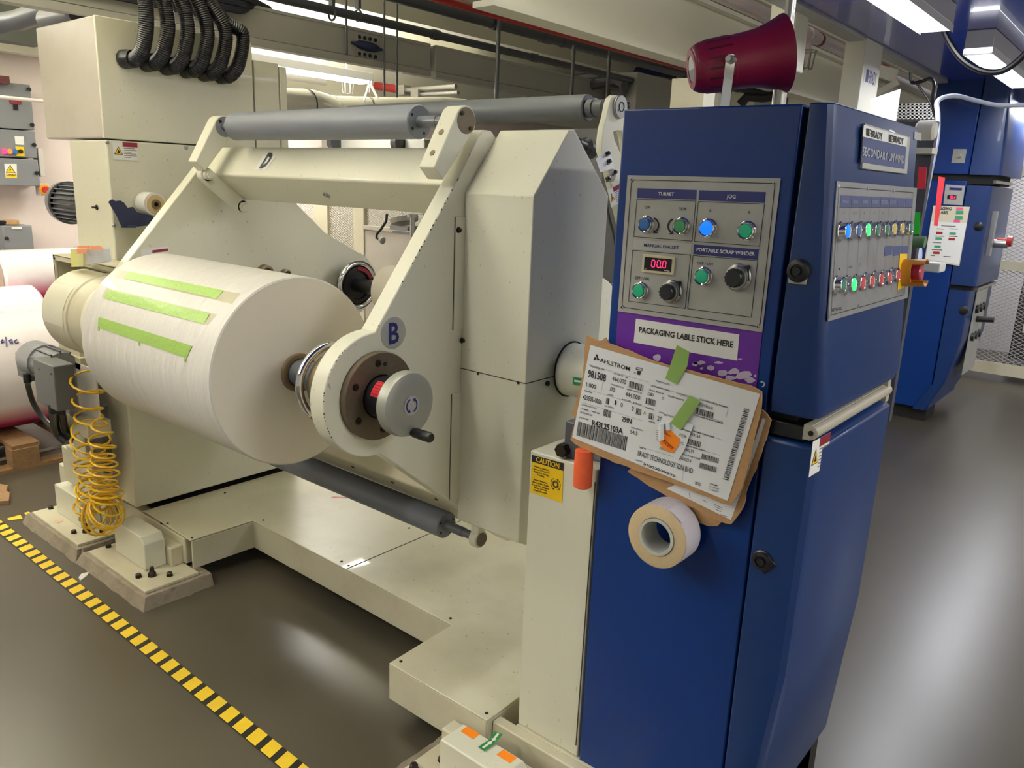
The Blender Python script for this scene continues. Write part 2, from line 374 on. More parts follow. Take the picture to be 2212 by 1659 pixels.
# pale concrete columns of the hall far behind
for x, y, w_ in ((-2.62, 7.6, .3), (-3.25, 6.5, .36)):
    b = B(); b.box(x, x + w_, y, y + .3, 0, 3.1); trim(b, BEAMW, .01)
b = B(); p = at(1665, 20, 'y', 3.6); q = at(1722, 20, 'y', 3.6); b.box(p.x, q.x, 3.6, 3.75, at(1700, 150, 'y', 3.6).z, 3.1); trim(b, BEAMW, .006)

# ============================================================ BASE FRAME
ZP, ZR = .18, .167
T = thing('machine_base', 'low cream painted steel platform with notched front edge carrying the unwind machine', 'machine base', (-2.1, 2.0, .04))
b = B()
out = [(-3.1, 1.405), (-2.71, 1.395), (-2.705, 1.662), (-1.565, 1.652), (-1.553, 1.378), (-1.173, 1.381), (-1.176, 2.9), (-3.1, 2.9)]
b.prism(out, 'z', ZP - .006, ZP); obj('deck_plate', b, CREAM2, T, .002)
b = B(); ins = [(-3.08, 1.42), (-2.712, 1.400), (-2.708, 1.668), (-1.562, 1.658), (-1.556, 1.384), (-1.177, 1.386), (-1.178, 2.0), (-3.08, 2.88)]
for p0, p1 in zip(ins[1:6], ins[2:7]): b.bar((p0[0], p0[1], .115), (p1[0], p1[1], .115), .008, .115)
obj('apron', b, CREAMD, T, .002)
b = B(); b.box(-1.172, -.5, 1.402, 1.434, .02, ZR); b.box(-1.117, -.5, 1.432, 1.9, .02, ZR); obj('near_rail', b, CREAMD, T, .004)
b = B(); b.box(-3.95, -3.12, 1.402, 1.56, .03, ZR); b.box(-3.12, -2.76, 1.398, 1.45, .06, ZR); obj('far_rail', b, CREAMD, T, .004)
b = B(); b.prism([(-3.1, 1.45), (-2.95, 1.40), (-3.0, 2.6), (-3.4, 2.6), (-3.4, 1.45)], 'z', .1, .17); obj('recess_shade', b, DARK, T)  # near-black block stands in for the shade between column and platform
b = B(); b.box(-1.176, -1.112, 1.434, 1.9, .03, .06); obj('gap_shade', b, DARK, T)  # near-black box stands in for the shade down in the hole
b = B()
for s in ((-2.1, 1.662, -2.1, 2.6),): b.bar((s[0], s[1], ZP + .0006), (s[2], s[3], ZP + .0006), .003, .0012)
obj('plate_joint', b, EDGE, T)
PZP = PZ(ZP)
for p in ((362, 1131), (415, 1162), (486, 1065), (569, 1124), (738, 1213), (753, 1222), (973, 1336), (866, 1429), (1051, 1541), (884, 1141), (1146, 1232)):
    c = PZP(*p); b = B(); b.lathe(c, (0, 0, 1), [(0, .005), (.0015, .005), (.003, .003)], 10); obj('screw', b, BOLT, T)
b = B(); P0 = PZP
for p, q in (((716, 1073), (752, 1075)),): b.pline(P0, [p, q], .016)
obj('red_tape_strip', b, RED, T, flat=True, label='short red tape strip on the deck')

# anchor feet: concrete pad, plate, block
def foot(x0, y0, label, top=True, w1=.49, bx=(.075, .325)):
    T = thing('anchor_foot', label, 'machine foot', (x0 + .25, y0 + .1, 0), 'bolted anchor feet along the machine base')
    b = B(); x1 = x0 + w1; y1 = y0 + .25
    rr_ = random.Random(int(x0 * 100)); r0, r1 = [], []
    for (ax, ay, bx_, by) in ((x0 - .05, y0 - .03, x1 + .02, y0 - .03), (x1 + .02, y0 - .03, x1 + .02, y1), (x1 + .02, y1, x0 - .05, y1), (x0 - .05, y1, x0 - .05, y0 - .03)):
        for k in range(14):
            t = k / 14; j_ = rr_.uniform(-.005, .005); qx, qy = ax + (bx_ - ax) * t, ay + (by - ay) * t; r0.append((qx + j_, qy + rr_.uniform(-.005, .005), 0)); cx_, cy_ = (x0 + x1) / 2, (y0 + y1) / 2
            r1.append((qx + (cx_ - qx) * .075 + j_ * .5, qy + (.018 if qy < y0 else 0) + rr_.uniform(-.002, .002), .046))
    A0 = [b.bm.verts.new(p) for p in r0]; A1 = [b.bm.verts.new(p) for p in r1]; b.face(A1)
    for k in range(len(A0)): b.face([A0[k], A0[(k + 1) % len(A0)], A1[(k + 1) % len(A0)], A1[k]])
    obj('concrete_pad', b, CONC, T, .004)
    b = B(); b.box(x0, x1 - .02, y0, y1 - .04, .046, .058); obj('foot_plate', b, CREAMD, T, .002)
    b = B(); xa, xb = x0 + bx[0], x0 + bx[1]
    b.prism([(xa, .058), (xa, .187), (xa + .006, .193), (xb - .022, .193), (xb, .166), (xb, .058)], 'y', y0 + .075, y0 + .158)
    obj('block', b, CREAM, T, .006, seg=3)
    for x, y in ((x0 + .02, y0 + .07), (x0 + .055, y0 + .14), (x1 - .14, y0 + .035), (x1 - .07, y0 + .12)):
        b = B(); b.lathe((x, y, .058), (0, 0, 1), [(0, .012), (.003, .013), (.0032, .011), (.013, .011), (.015, .008)], 6); obj('bolt', b, BOLT, T)
    b = B(); b.lathe((x1 - .115, y0 + .075, .058), (0, 0, 1), [(0, .016), (.012, .015), (.02, .009), (.036, .008), (.038, .005)], 10); obj('levelling_bolt', b, BOLT, T)
    b = B(); b.box(x0 + .03, x1 - .13, y0 + .16, y0 + .21, .058, .135); obj('clamp_bar', b, CREAMD, T, .004)
    return T
foot(-3.70, 1.185, 'far left cream anchor foot under the hanging yellow coil, on a concrete pad')
foot(-3.14, 1.19, 'middle cream anchor foot with dark bolts on a crumbling concrete pad beside the hazard tape')
TF = foot(-1.31, 1.16, 'near cream anchor foot with orange and green stickers at the bottom picture edge', bx=(.107, .335))
b = B(); ztp = .1936
for p in ((1015, 1583), (1094, 1634)):
    c = at(*p, 'z', ztp); b.poly([c + V((-.022, -.012, 0)), c + V((.022, -.012, 0)), c + V((.022, .014, 0)), c + V((-.022, .014, 0))])
obj('orange_sticker', b, FLUO, TF, flat=True)
b = B(); p0 = at(1040, 1618, 'z', ztp + .002); p1 = at(1063, 1602, 'z', ztp + .004); p2 = at(1078, 1583, 'z', ztp + .004)
for a_, c_ in ((p0, p1), (p1, p2)):
    t = (c_ - a_).normalized(); s = t.cross(V((0, 0, 1))) * .011; b.poly([a_ - s, a_ + s, c_ + s, c_ - s])
obj('green_tape', b, mat('green_arrow_tape', (38, 124, 62), .5), TF, flat=True)
b = B()
for a_, c_ in ((p0, p1), (p2, p1)):
    a2 = a_.lerp(c_, .12) + V((0, 0, .001)); c2 = a_.lerp(c_, .72) + V((0, 0, .001)); t = (c2 - a2).normalized(); s = t.cross(V((0, 0, 1)))
    b.poly([a2 - s * .003, a2 + s * .003, c2 + s * .003, c2 - s * .003]); b.poly([c2 - s * .007, c2 + s * .007, c2 + t * .012])
obj('white_arrow', b, WHITE, TF, flat=True)

# ============================================================ COLUMN (left stand)
T = thing('machine_column', 'tall cream sheet-metal stand with a wider box on top behind the left end of the paper roll', 'machine column', (-3.3, 1.9, .2))
XC = -3.1; yl = 1.374
b = B(); b.box(-3.42, XC, yl, 2.12, .2, 1.652); obj('lower_housing', b, CREAM, T, .006)
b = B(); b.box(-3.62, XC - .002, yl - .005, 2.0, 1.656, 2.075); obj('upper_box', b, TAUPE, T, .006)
b = B(); b.box(-3.11, XC + .002, yl - .005, 1.995, 1.656, 2.075); obj('front_panel', b, CREAM, T, .003)
b = B(); b.box(-3.6, XC + .001, 2.004, 2.122, 1.656, 2.01); obj('side_panel', b, CREAM, T, .003)
b = B(); b.box(-3.6, XC + .004, 2.127, 2.16, 1.5, 2.0); obj('rear_panel', b, CREAM, T, .003)
b = B(); b.box(-3.40, XC - .01, 2.12, 2.16, .2, 1.66); obj('rear_post', b, CREAMD, T)
for p in ((231, 307), (402, 319), (246, 487)):
    c = at(*p, 'x', XC); b = B(); b.lathe(c, (1, 0, 0), [(0, .0075), (.003, .0075), (.006, .004)], 12); obj('screw', b, STEEL, T)
c = at(210, 448, 'y', yl); b = B(); b.lathe(c, (0, -1, 0), [(0, .01), (.004, .01), (.004, .004), (.02, .004)], 8); obj('screw', b, BOLT, T)
# stickers on the column
def warn_sticker(name, label, P, tl, tr, br, bl, lay='v', group='small hazard stickers on the machines', tri=YELLOW, head=MAROON):
    """white hazard sticker: corners are points already on its plane"""
    T = thing(name, label, 'sticker', tuple(bl), group)
    u = (tr - tl); v = (tl - bl)
    f = lambda a, c, l: bl + u * a + v * c + P.n * l
    q = lambda b, a0, a1, c0, c1, l: b.poly([f(a0, c0, l), f(a1, c0, l), f(a1, c1, l), f(a0, c1, l)])
    b = B(); q(b, 0, 1, 0, 1, .0006); obj('backing', b, WHITE, T, flat=True)
    b = B(); q(b, .4, 1, .74, 1, .0010); obj('header', b, head, T, flat=True)
    b = B(); b.poly([f(.05, .3, .001), f(.4, .3, .001), f(.225, .75, .001)]); obj('triangle', b, PRINT, T, flat=True)
    b = B(); b.poly([f(.085, .33, .0014), f(.365, .33, .0014), f(.225, .69, .0014)]); obj('triangle_fill', b, tri, T, flat=True)
    b = B(); b.poly([f(.16, .38, .0018), f(.29, .38, .0018), f(.26, .5, .0018), f(.2, .58, .0018), f(.19, .46, .0018)]); obj('pictogram', b, PRINT, T, flat=True)
    b = B(); uu = u.normalized(); vv = v.normalized()
    rnd = random.Random(3)
    for i, wd in enumerate((.46, .52, .3, .5, .52, .26)):
        q(b, .44, .44 + wd, .64 - i * .1, .685 - i * .1 - (.012 if i else 0), .001)
    obj('small_print', b, GREYPR, T, flat=True)
    return T
zc = Plane((XC + .002, 0, 0), (1, 0, 0)).zoom(220, 220, 4.365)
warn_sticker('hazard_sticker', 'small yellow and maroon hazard sticker on the upper part of the cream column', zc, zc(97, 374), zc(333, 388), zc(343, 556), zc(107, 545))
# corrugated hoses looping from the column box to the tray overhead
PH = PX(XC)
ends = [(268, 128, 0, 0, 0), (313, 135, 0, 0, 0), (356, 143, 0, 0, 0), (398, 150, 0, 0, 0), (437, 157, 0, 0, 0), (474, 163, 0, 0, 0)]
for i, (px, py, tx, ty, bx) in enumerate(ends):
    T = thing('corrugated_hose', ['leftmost', 'second from left', 'third from left', 'fourth from left', 'fifth from left', 'rightmost'][i] + ' of the six black corrugated hoses looping over the column box', 'hose', tuple(PH(px, py)), 'six corrugated hoses')
    c = at(px, py, 'x', XC)
    b = B(); b.lathe(c, (1, .25, 0), [(0, .034), (.02, .034), (.024, .032), (.05, .032)], 16); obj('gland', b, BLACK, T)
    d = V((1, .25, 0)).normalized()
    topz = 2.32 + .02 * i
    tz = (.40, .40, .36, .36, .33, .275)[i]; ty = (.03, .0, .0, -.01, -.02, -.03)[i]
    ctrl = [c + d * .02, c + d * .06, c + V((.105, .025, .045)), c + V((.13, .03, .15)), c + V((.105, ty, tz - .09)), c + V((.02, ty - .02, tz)), c + V((-.10, ty - .04, tz + .02)), c + V((-.3, ty - .06, tz + .02))]
    pts = []
    for j in range(len(ctrl) - 1):
        p0 = ctrl[max(j - 1, 0)]; p1 = ctrl[j]; p2 = ctrl[j + 1]; p3 = ctrl[min(j + 2, len(ctrl) - 1)]
        for k in range(18):
            t = k / 18; pts.append(.5 * ((2 * p1) + (p2 - p0) * t + (2 * p0 - 5 * p1 + 4 * p2 - p3) * t * t + (3 * p1 - p0 - 3 * p2 + p3) * t ** 3))
    # even resampling for ribs
    L = [0]
    for a_, c_ in zip(pts, pts[1:]): L.append(L[-1] + (c_ - a_).length)
    st = .0035; out = []; j = 0; s = 0
    while s < L[-1] - 1e-4:
        while L[j + 1] < s: j += 1
        out.append(pts[j].lerp(pts[j + 1], (s - L[j]) / max(L[j + 1] - L[j], 1e-6))); s += st
    b = B(); b.tube(out, lambda k: .0245 if k % 2 else .0272, 14); obj('corrugated_tube', b, HOSE, T)

# tape dispenser with film roll on the column
zc = PX(XC + .03).zoom(220, 220, 4.365)
T = thing('wall_tape_dispenser', 'navy steel tape dispenser with a tan film roll on the cream column', 'tape dispenser', tuple(zc(250, 1100)))
b = B(); pts = [(70, 940), (95, 918), (125, 935), (170, 930), (205, 950), (240, 1000), (290, 990), (330, 1040), (400, 1060), (470, 1070), (485, 1110), (430, 1165), (260, 1182), (185, 1160), (150, 1080)]
b.pslab(PX(XC + .035).zoom(220, 220, 4.365), pts, .004, 0); b.pslab(PX(XC + .075).zoom(220, 220, 4.365), [(x - 12 if x < 300 else x - 8, y + 2) for x, y in pts], .004, 0)
obj('side_plate', b, NAVY, T)
b = B(); b.bar(zc(250, 1175, -.02), zc(250, 1175, .05), .05, .01); obj('spacer', b, NAVY, T)
c = zc(445, 960)
b = B(); b.pipe((XC + .004, c.y - .0, c.z), (XC + .08, c.y, c.z), .0435, .03, 32); obj('film_winding', b, WHITE, T)
b = B(); b.pipe((XC + .006, c.y, c.z), (XC + .084, c.y, c.z), .035, .016, 32); obj('core', b, TAN, T)
b = B(); b.pipe((XC + .004, c.y, c.z), (XC + .088, c.y, c.z), .018, .009, 20); obj('inner_core', b, BRASS, T)

# ============================================================ TURRET
S1 = (1.264, 1.027); S2 = (2.220, 1.103); CT = (1.742, 1.065)
def refl(p): return (2 * CT[0] - p[0], 2 * CT[1] - p[1])
def arc(c, r, a0, a1, n=20): return [(c[0] + r * math.cos(math.radians(a0 + (a1 - a0) * i / n)), c[1] + r * math.sin(math.radians(a0 + (a1 - a0) * i / n))) for i in range(n + 1)]
lob = arc(S1, .159, 276, 90, 26)
half = lob + [(1.538, 1.548), (1.622, 1.672), (1.632, 1.684), (1.64, 1.687), (1.67, 1.687)]
plate = half + [refl(p) for p in half]
T = thing('turret_unwinder', 'cream steel turret frame with two lozenge side plates and gear housing', 'turret', (-1.5, 1.742, .43))
XP0, XP1 = -1.53, -1.477
b = B(); b.prism(plate, 'x', XP0, XP1); obj('side_plate', b, CREAM, T, .003)
# far plate
FX = PX(-2.75)
f1, f2, f3, f4 = FX(276, 564), FX(419, 378), FX(645, 444), FX(703, 503)
e1 = V((0, f1.y + (f1.y - f2.y) * .35, f1.z + (f1.z - f2.z) * .35)); e2 = V((0, f2.y + (f2.y - f1.y) * .55, f2.z + (f2.z - f1.z) * .55))
farp = arc(S1, .159, 276, 130, 18) + [(e1.y, e1.z), (f1.y, f1.z), (f2.y, f2.z), (e2.y, e2.z), (1.66, 1.69), (f3.y, f3.z), (f4.y, f4.z)] + arc(S2, .140, 75, -84, 18) + [refl((1.538, 1.548)), (1.829, .43), (1.75, .5)]
b = B(); b.prism(farp, 'x', -2.80, -2.75); obj('side_plate', b, CREAM, T, .003)
b = B(); rnd = random.Random(8)
for (p0, p1, n_) in (((1.535, 1.544), (1.275, 1.2), 16), ((1.60, 1.64), (1.54, 1.55), 3)):
    for k in range(n_):
        t = rnd.random() ** .8; y = p0[0] + (p1[0] - p0[0]) * t; z = p0[1] + (p1[1] - p0[1]) * t; L = rnd.uniform(.001, .006)
        b.bar((XP1 + .0002, y, z), (XP1 + .0002, y + L * .6, z + L * .8), .0022, .0022)
for k in range(22):
    a_ = math.radians(rnd.uniform(120, 215)); b.bar((XP1 + .0002, S1[0] + .1585 * math.cos(a_), S1[1] + .1585 * math.sin(a_)), (XP1 + .0002, S1[0] + .1585 * math.cos(a_ + .015), S1[1] + .1585 * math.sin(a_ + .015)), .002, .0018)
obj('paint_chips', b, EDGE, T, kind='stuff', flat=True)
# cross beam D
BD = (1.544, 1.543); u1 = V((0, .6, .8)); u2 = V((0, .8, -.6))
o0 = V((0, *BD)); sq = [o0, o0 + u1 * .125, o0 + u1 * .125 + u2 * .145, o0 + u2 * .145]
b = B(); b.prism([(p.y, p.z) for p in sq], 'x', -2.75, XP0); obj('cross_beam', b, CREAM, T, .008, seg=3)
c = o0 + u2 * .045 + V((-2.15, 0, 0)); PB = Plane(c, (0, -.6, -.8))
c = PB(706, 421)
b = B(); b.lathe(c, (0, -.6, -.8), [(0, .013), (.004, .013), (.005, .011), (.001, .010), (.001, .006), (.006, .005)], 20); obj('bolt', b, STEEL, T)
# lower beam
b = B(); b.prism([(1.60, .628), (1.83, .440), (1.92, .55), (1.69, .74)], 'x', -2.75, XP0); obj('cross_beam', b, CREAMD, T, .006)
for k in range(6):
    x = -1.62 - .2 * k; b = B(); b.lathe((x, 1.63, .60), (0, -.63, -.77), [(0, .006), (.003, .006)], 8); obj('bolt', b, BOLT, T)
# gear housing: house-shaped prism in front of the near plate
hy0, hy1, hc = 1.572, 1.905, 1.744
HO = [(hy0, .598), (hy0, 1.524), (1.706, 1.690), (1.728, 1.692), (hy1, 1.53), (hy1, .60), (1.82, .55), (1.665, .55)]
b = B(); b.prism(HO, 'x', XP1, -1.244); obj('gear_housing', b, CREAM, T, .003)
for z in (1.049,):
    b = B(); b.box(XP1, -1.2435, hy0 - .0008, hy0 + .001, z - .0012, z + .0012); b.box(-1.245, -1.2432, hy0, hy1, z - .0012, z + .0012); obj('housing_joint', b, EDGE, T)
b = B(); P = PX(XP1)
for z0_, z1_ in ((1.16, 1.462), (.665, .98)):
    b = B(); b.box(XP1, XP1 + .004, hy0 - .034, hy0 + .003, z0_, z1_); obj('mounting_tab', b, CREAM, T, .001)
    b = B(); b.box(XP1, XP1 + .001, hy0 - .036, hy0 - .034, z0_, z1_); obj('tab_seam', b, EDGE, T)
for p in ((990, 497), (998, 735), (1001, 854), (1008, 1062)):
    c = at(*p, 'x', XP1 + .004); b = B(); b.lathe(c, (1, 0, 0), [(0, .0085), (.002, .0085), (.002, .006), (.008, .006), (.010, .003)], 6); obj('tab_bolt', b, BOLT, T)
for p in ((1033, 807), (1120, 827)):
    c = at(*p, 'y', hy0); b = B(); b.lathe(c, (0, -1, 0), [(0, .004), (.002, .004)], 8); obj('screw', b, BOLT, T)
c = at(1181, 828, 'x', -1.244); b = B(); b.lathe(c, (1, 0, 0), [(0, .007), (.006, .007), (.008, .004)], 10); obj('screw', b, BOLT, T)
# roller brackets (top) near and far
def bracket(x0, x1, pts, hub, r, side):
    b = B(); b.extr([(x0, y, z) for y, z in pts], (x1 - x0, 0, 0)); o = obj('roller_bracket', b, CREAM, T, .003)
    xs = x1
    b = B(); b.cyl((xs - .012, *hub), (xs + .0015, *hub), r, n=28); obj('clamp_disc', b, GREY if side else FLANGE, o)
    for a_ in (135, -50):
        b = B(); y = hub[0] + r * .72 * math.cos(math.radians(a_)); z = hub[1] + r * .72 * math.sin(math.radians(a_))
        b.cyl((xs, y, z), (xs + .005, y, z), .006, n=6); obj('hex_bolt', b, BOLT, o)
    return o
zb = PX(-1.478).zoom(940, 220, 5.53)
hubc = zb(370, 225); hb = (hubc.y, hubc.z)
p_bl = zb(-10, 780); p_br = zb(95, 935)
d = V((0, hb[0] - (p_bl.y + p_br.y) / 2, hb[1] - (p_bl.z + p_br.z) / 2)).normalized(); nn = V((0, -d.z, d.y)); R_ = .0375
top = []
a0 = math.degrees(math.atan2(d.z, d.y))
prof = [(p_br.y, p_br.z)] + arc(hb, R_, a0 - 90, a0 + 90, 18) + [(p_bl.y, p_bl.z)]
o = bracket(-1.535, -1.478, prof, hb, .033, 0)
for f_ in (.25, .62):
    q_ = p_bl.lerp(V((p_bl.x, hb[0] - R_ * d.z, hb[1] + R_ * d.y)), f_); b = B(); b.cyl(V((-1.506, q_.y, q_.z)) - nn * .002, V((-1.506, q_.y, q_.z)) + nn * .001, .0085, n=14); obj('bolt_recess', b, FLANGE, o)
bracket(-2.68, -2.625, prof, hb, .034, 1)
# link bar on far plate
PL = PX(-2.68)
b = B(); p0 = PL(438, 377); p1 = PL(516, 446); dd = (p1 - p0).normalized(); nv = V((0, -dd.z, dd.y)) * .024
pts = [p0 + nv, p0 - nv, p1 - nv, p1 + nv]
b.extr(pts, (.03, 0, 0)); 
for p in (p0, p1): b.cyl(p, p + V((.03, 0, 0)), .024, n=20)
obj('link_bar', b, CREAM, T, .002)
for p in (p0, p1):
    b = B(); b.cyl(p, p + V((.045, 0, 0)), .018, n=20, bev=.002); b.cyl(p + V((.045, 0, 0)), p + V((.055, 0, 0)), .013, n=6); obj('pivot_bolt', b, CREAM, T)
# flange of the near spindle with bolts
b = B(); b.lathe((XP1, *S1), (1, 0, 0), [(0, .112), (.018, .112), (.02, .110), (.02, .056), (.012, .054)], 48, close=False); o = obj('spindle_flange', b, FLANGE, T)
for k in range(6):
    a_ = math.radians(35 + k * 60); y = S1[0] + .086 * math.cos(a_); z = S1[1] + .086 * math.sin(a_)
    b = B(); b.lathe((XP1 + .0195, y, z), (1, 0, 0), [(0, .0095), (.0012, .0095), (.0012, .0078), (.0035, .0075), (.0035, .004), (.001, .0035)], 16); obj('cap_screw', b, BOLT, o)
for a_ in (80, -60):
    a_ = math.radians(a_); b = B(); b.cyl((XP1 + .0195, S1[0] + .082 * math.cos(a_), S1[1] + .082 * math.sin(a_)), (XP1 + .021, S1[0] + .082 * math.cos(a_), S1[1] + .082 * math.sin(a_)), .0055, n=12); obj('pin', b, DARK, o)
# lower bracket ring
b = B(); lbx = -1.5; b.cyl((-1.53, 1.708, .478), (lbx, 1.708, .478), .029, n=28, bev=.003); b.prism([(1.69, .50), (1.72, .505), (1.79, .48), (1.77, .54), (1.70, .55)], 'x', -1.53, -1.5); o = obj('lower_roller_bracket', b, CREAM, T, .002)
b = B(); b.cyl((lbx, 1.708, .478), (lbx + .004, 1.708, .478), .0215, n=24); obj('clamp_disc', b, FLANGE, o)
# far plate details: hub nuts seen above the roll
for (px, py, r) in ((614, 592, .018), (570, 590, .03)):
    c = at(px, py, 'x', -2.75); b = B(); b.lathe(c, (1, 0, 0), [(0, r * 1.15), (.02, r * 1.1), (.022, r * .8), (.012, r * .75), (.012, r * .4), (.035, r * .35)], 24); obj('grease_hub', b, BRASS, T)
# badges and plates
zb4 = PX(XP1).zoom(560, 440, 3.456)
T2 = thing('round_letter_plate', 'round brushed-grey plate with navy letter B on the near turret side', 'sign', tuple(zb4(1000, 960)))
c = zb4(1000, 965); rr = (zb4(1000, 845) - zb4(1000, 1083)).length / 2
b = B(); b.lathe(c, (1, 0, 0), [(0, rr), (.0018, rr), (.0025, rr - .002)], 40); obj('disc', b, PANEL, T2)
b = B(); b.text('B', c + V((.003, .0, -.026)), (0, 1, 0), (0, 0, 1), .052, .034, .02, 'c'); obj('letter', b, NAVYPR, T2, flat=True)
# D label on the beam
PD = Plane(o0 + u1 * .06, (0, -.8, .6)).zoom(220, 220, 4.365)
T2 = thing('letter_sticker', 'white sticker with black letter D on the upper cross beam', 'sticker', tuple(PD(1540, 570)))
b = B(); b.ppoly(PD, [(1441, 637), (1549, 642), (1640, 512), (1523, 505)], .001); obj('backing', b, WHITE, T2, flat=True)
b = B(); b.ptext(PD, 'D', (1486, 616), (1546, 618), 98, .05, .002)
obj('letter', b, PRINT, T2, flat=True)
# hazard sticker on the far plate
zc = PX(-2.75).zoom(220, 220, 4.365)
T2 = thing('hazard_sticker', 'white sticker with maroon bar on the far turret plate just above the paper roll', 'sticker', tuple(zc(500, 1420)), 'small hazard stickers on the machines')
b = B(); b.ppoly(zc, [(372, 1500), (635, 1490), (628, 1362), (372, 1392)]); obj('backing', b, WHITE, T2, flat=True)
b = B(); b.ppoly(zc, [(476, 1425), (626, 1408), (622, 1382), (476, 1400)], .001); obj('header', b, MAROON, T2, flat=True)

# guide rollers
def roller(name, label, x0, x1, yz, r, m, sr=.013, s0=.05, s1=.05, group='grey guide rollers', holes=True):
    T = thing(name, label, 'roller', (x1, *yz), group)
    b = B(); b.cyl((x0, *yz), (x1, *yz), r, n=40, bev=.003); obj('sleeve', b, m, T)
    b = B(); b.cyl((x0 - s0, *yz), (x0, *yz), sr, n=20); b.cyl((x1, *yz), (x1 + s1 * .6, *yz), sr * 1.15, n=20); b.cyl((x1 + s1 * .6, *yz), (x1 + s1, *yz), sr, n=20); obj('shaft', b, SHAFT, T)
    if holes:
        b = B()
        for a_ in (150, 215, 20, -60): b.cyl((x1 - .002, yz[0] + r * .72 * math.cos(math.radians(a_)), yz[1] + r * .72 * math.sin(math.radians(a_))), (x1 + .0006, yz[0] + r * .72 * math.cos(math.radians(a_)), yz[1] + r * .72 * math.sin(math.radians(a_))), .0042, n=10)
        obj('end_hole', b, DARK, T)
    return T
roller('guide_roller', 'upper grey guide roller held by the two top brackets above the beam marked D', -2.555, -1.65, hb, .0455, ROLLER, .0135, .07, .115)
roller('guide_roller', 'lower grey guide roller above the deck, below the handwheel', -2.68, -1.65, (1.708, .478), .0435, ROLLER, .0135, .06, .125)

# drive cylinder from the housing to the support post
T = thing('turret_axle_tube', 'short cream axle tube with a green and white label leaving the gear housing', 'axle', (-1.244, 1.752, 1.063))
b = B(); b.lathe((-1.231, 1.752, 1.063), (1, 0, 0), [(0, .078), (.003, .078), (.003, .074)], 40, close=False); obj('gasket', b, DARK, T)
b = B(); b.cyl((-1.23, 1.752, 1.063), (-.97, 1.752, 1.063), .073, n=40); obj('tube', b, CREAM, T)
zq = Plane((0, 1.68, 0), (0, -1, 0)).zoom(1120, 640, 3.95)
b = B(); b.ppoly(zq, [(463, 685), (540, 700), (530, 762), (463, 752)], .0045); obj('green_label', b, mat('green_label_print', (30, 128, 76), .5), T, flat=True)
b = B(); b.ppoly(zq, [(476, 712), (540, 722), (536, 738), (476, 730)], .0055); obj('white_arrow', b, WHITE, T, flat=True)

# ============================================================ PAPER ROLL
T = thing('paper_roll', 'large white paper roll with green tape strips mounted on the turret spindle', 'paper roll', (-2.17, *S1))
XR0, XR1, RR = -2.537, -1.80, .262
b = B(); n = 96; prof = [(0, .05), (0, RR - .002), (.002, RR), (.735, RR), (.737, RR - .003)]
b.lathe((XR0, *S1), (1, 0, 0), prof, n, close=False); obj('paper_winding', b, PAPER, T)
b = B(); b.lathe((XR1, *S1), (1, 0, 0), [(-.003, RR - .001), (.0006, RR - .004), (.0006, .05)], n, close=False); obj('end_face', b, PAPEREND, T)
b = B(); b.lathe((XR1 - .02, *S1), (1, 0, 0), [(0, .054), (.032, .054), (.033, .052), (.033, .040), (0, .039)], 36, close=False); obj('core', b, BRASS, T)
def on_roll(px, py):
    d = ray(px, py); o = EYE; oy, oz = o.y - S1[0], o.z - S1[1]; R2 = RR + .0006
    A = d.y ** 2 + d.z ** 2; Bq = 2 * (oy * d.y + oz * d.z); C = oy ** 2 + oz ** 2 - R2 ** 2
    D = Bq * Bq - 4 * A * C
    t = (-Bq - math.sqrt(max(D, 0))) / (2 * A); return o + d * t
zz = lambda a, c: on_roll(60 + a / 2.91, 500 + c / 2.91)
def strip(name, m, A, Bp, C, D, lift=0, label=None, n=14):
    """strip between the start edge A-D and the end edge B-C, laid round the cylinder"""
    b = B(); A, Bp, C, D = zz(*A), zz(*Bp), zz(*C), zz(*D)
    ang = lambda p: math.atan2(p.z - S1[1], p.y - S1[0])
    rows = []
    for i in range(n + 1):
        t = i / n; row = []
        for j in range(5):
            s = j / 4
            p = A.lerp(Bp, t).lerp(D.lerp(C, t), s); a_ = (1 - s) * ((1 - t) * an(A) + t * an(Bp)) + s * ((1 - t) * an(D) + t * an(C))
            r = RR + .0009 + lift + .0004 * math.sin(i * 2.3 + j)
            row.append(b.bm.verts.new((p.x, S1[0] + r * math.cos(a_), S1[1] + r * math.sin(a_))))
        rows.append(row)
    for p, q in zip(rows, rows[1:]):
        for j in range(4): b.face([p[j], p[j + 1], q[j + 1], q[j]])
    return obj(name, b, m, T, label=label)
def an(p):
    a_ = math.atan2(p.z - S1[1], p.y - S1[0]); return a_ if a_ > 0 else a_ + 2 * math.pi
GL = 'green tape strip'
strip('clear_tape', CLEART, (575, 240), (1335, 392), (1285, 455), (538, 285))
strip('green_tape', GREENT, (640, 253), (1235, 372), (1185, 422), (598, 293), .0006)
strip('clear_tape', CLEART, (495, 352), (1190, 522), (1130, 590), (470, 415))
strip('green_tape', GREENT, (515, 367), (1148, 518), (1105, 583), (480, 420), .0006)
strip('green_tape', GREENT, (447, 537), (1035, 720), (1000, 797), (443, 603), .0006)
b = B()
for p, q in (((444, 600), (446, 626)), ((700, 690), (701, 718)), ((992, 797), (990, 818))):
    a_, c_ = zz(*p), zz(*q); o1 = (a_ - V((0, *S1))); 
    nrm = V((0, a_.y - S1[0], a_.z - S1[1])).normalized() * .0012
    b.poly([a_ + nrm - V((.004, 0, 0)), a_ + nrm + V((.004, 0, 0)), c_ + nrm + V((.004, 0, 0)), c_ + nrm - V((.004, 0, 0))])
obj('green_tape_tab', b, GREENT, T, flat=True)
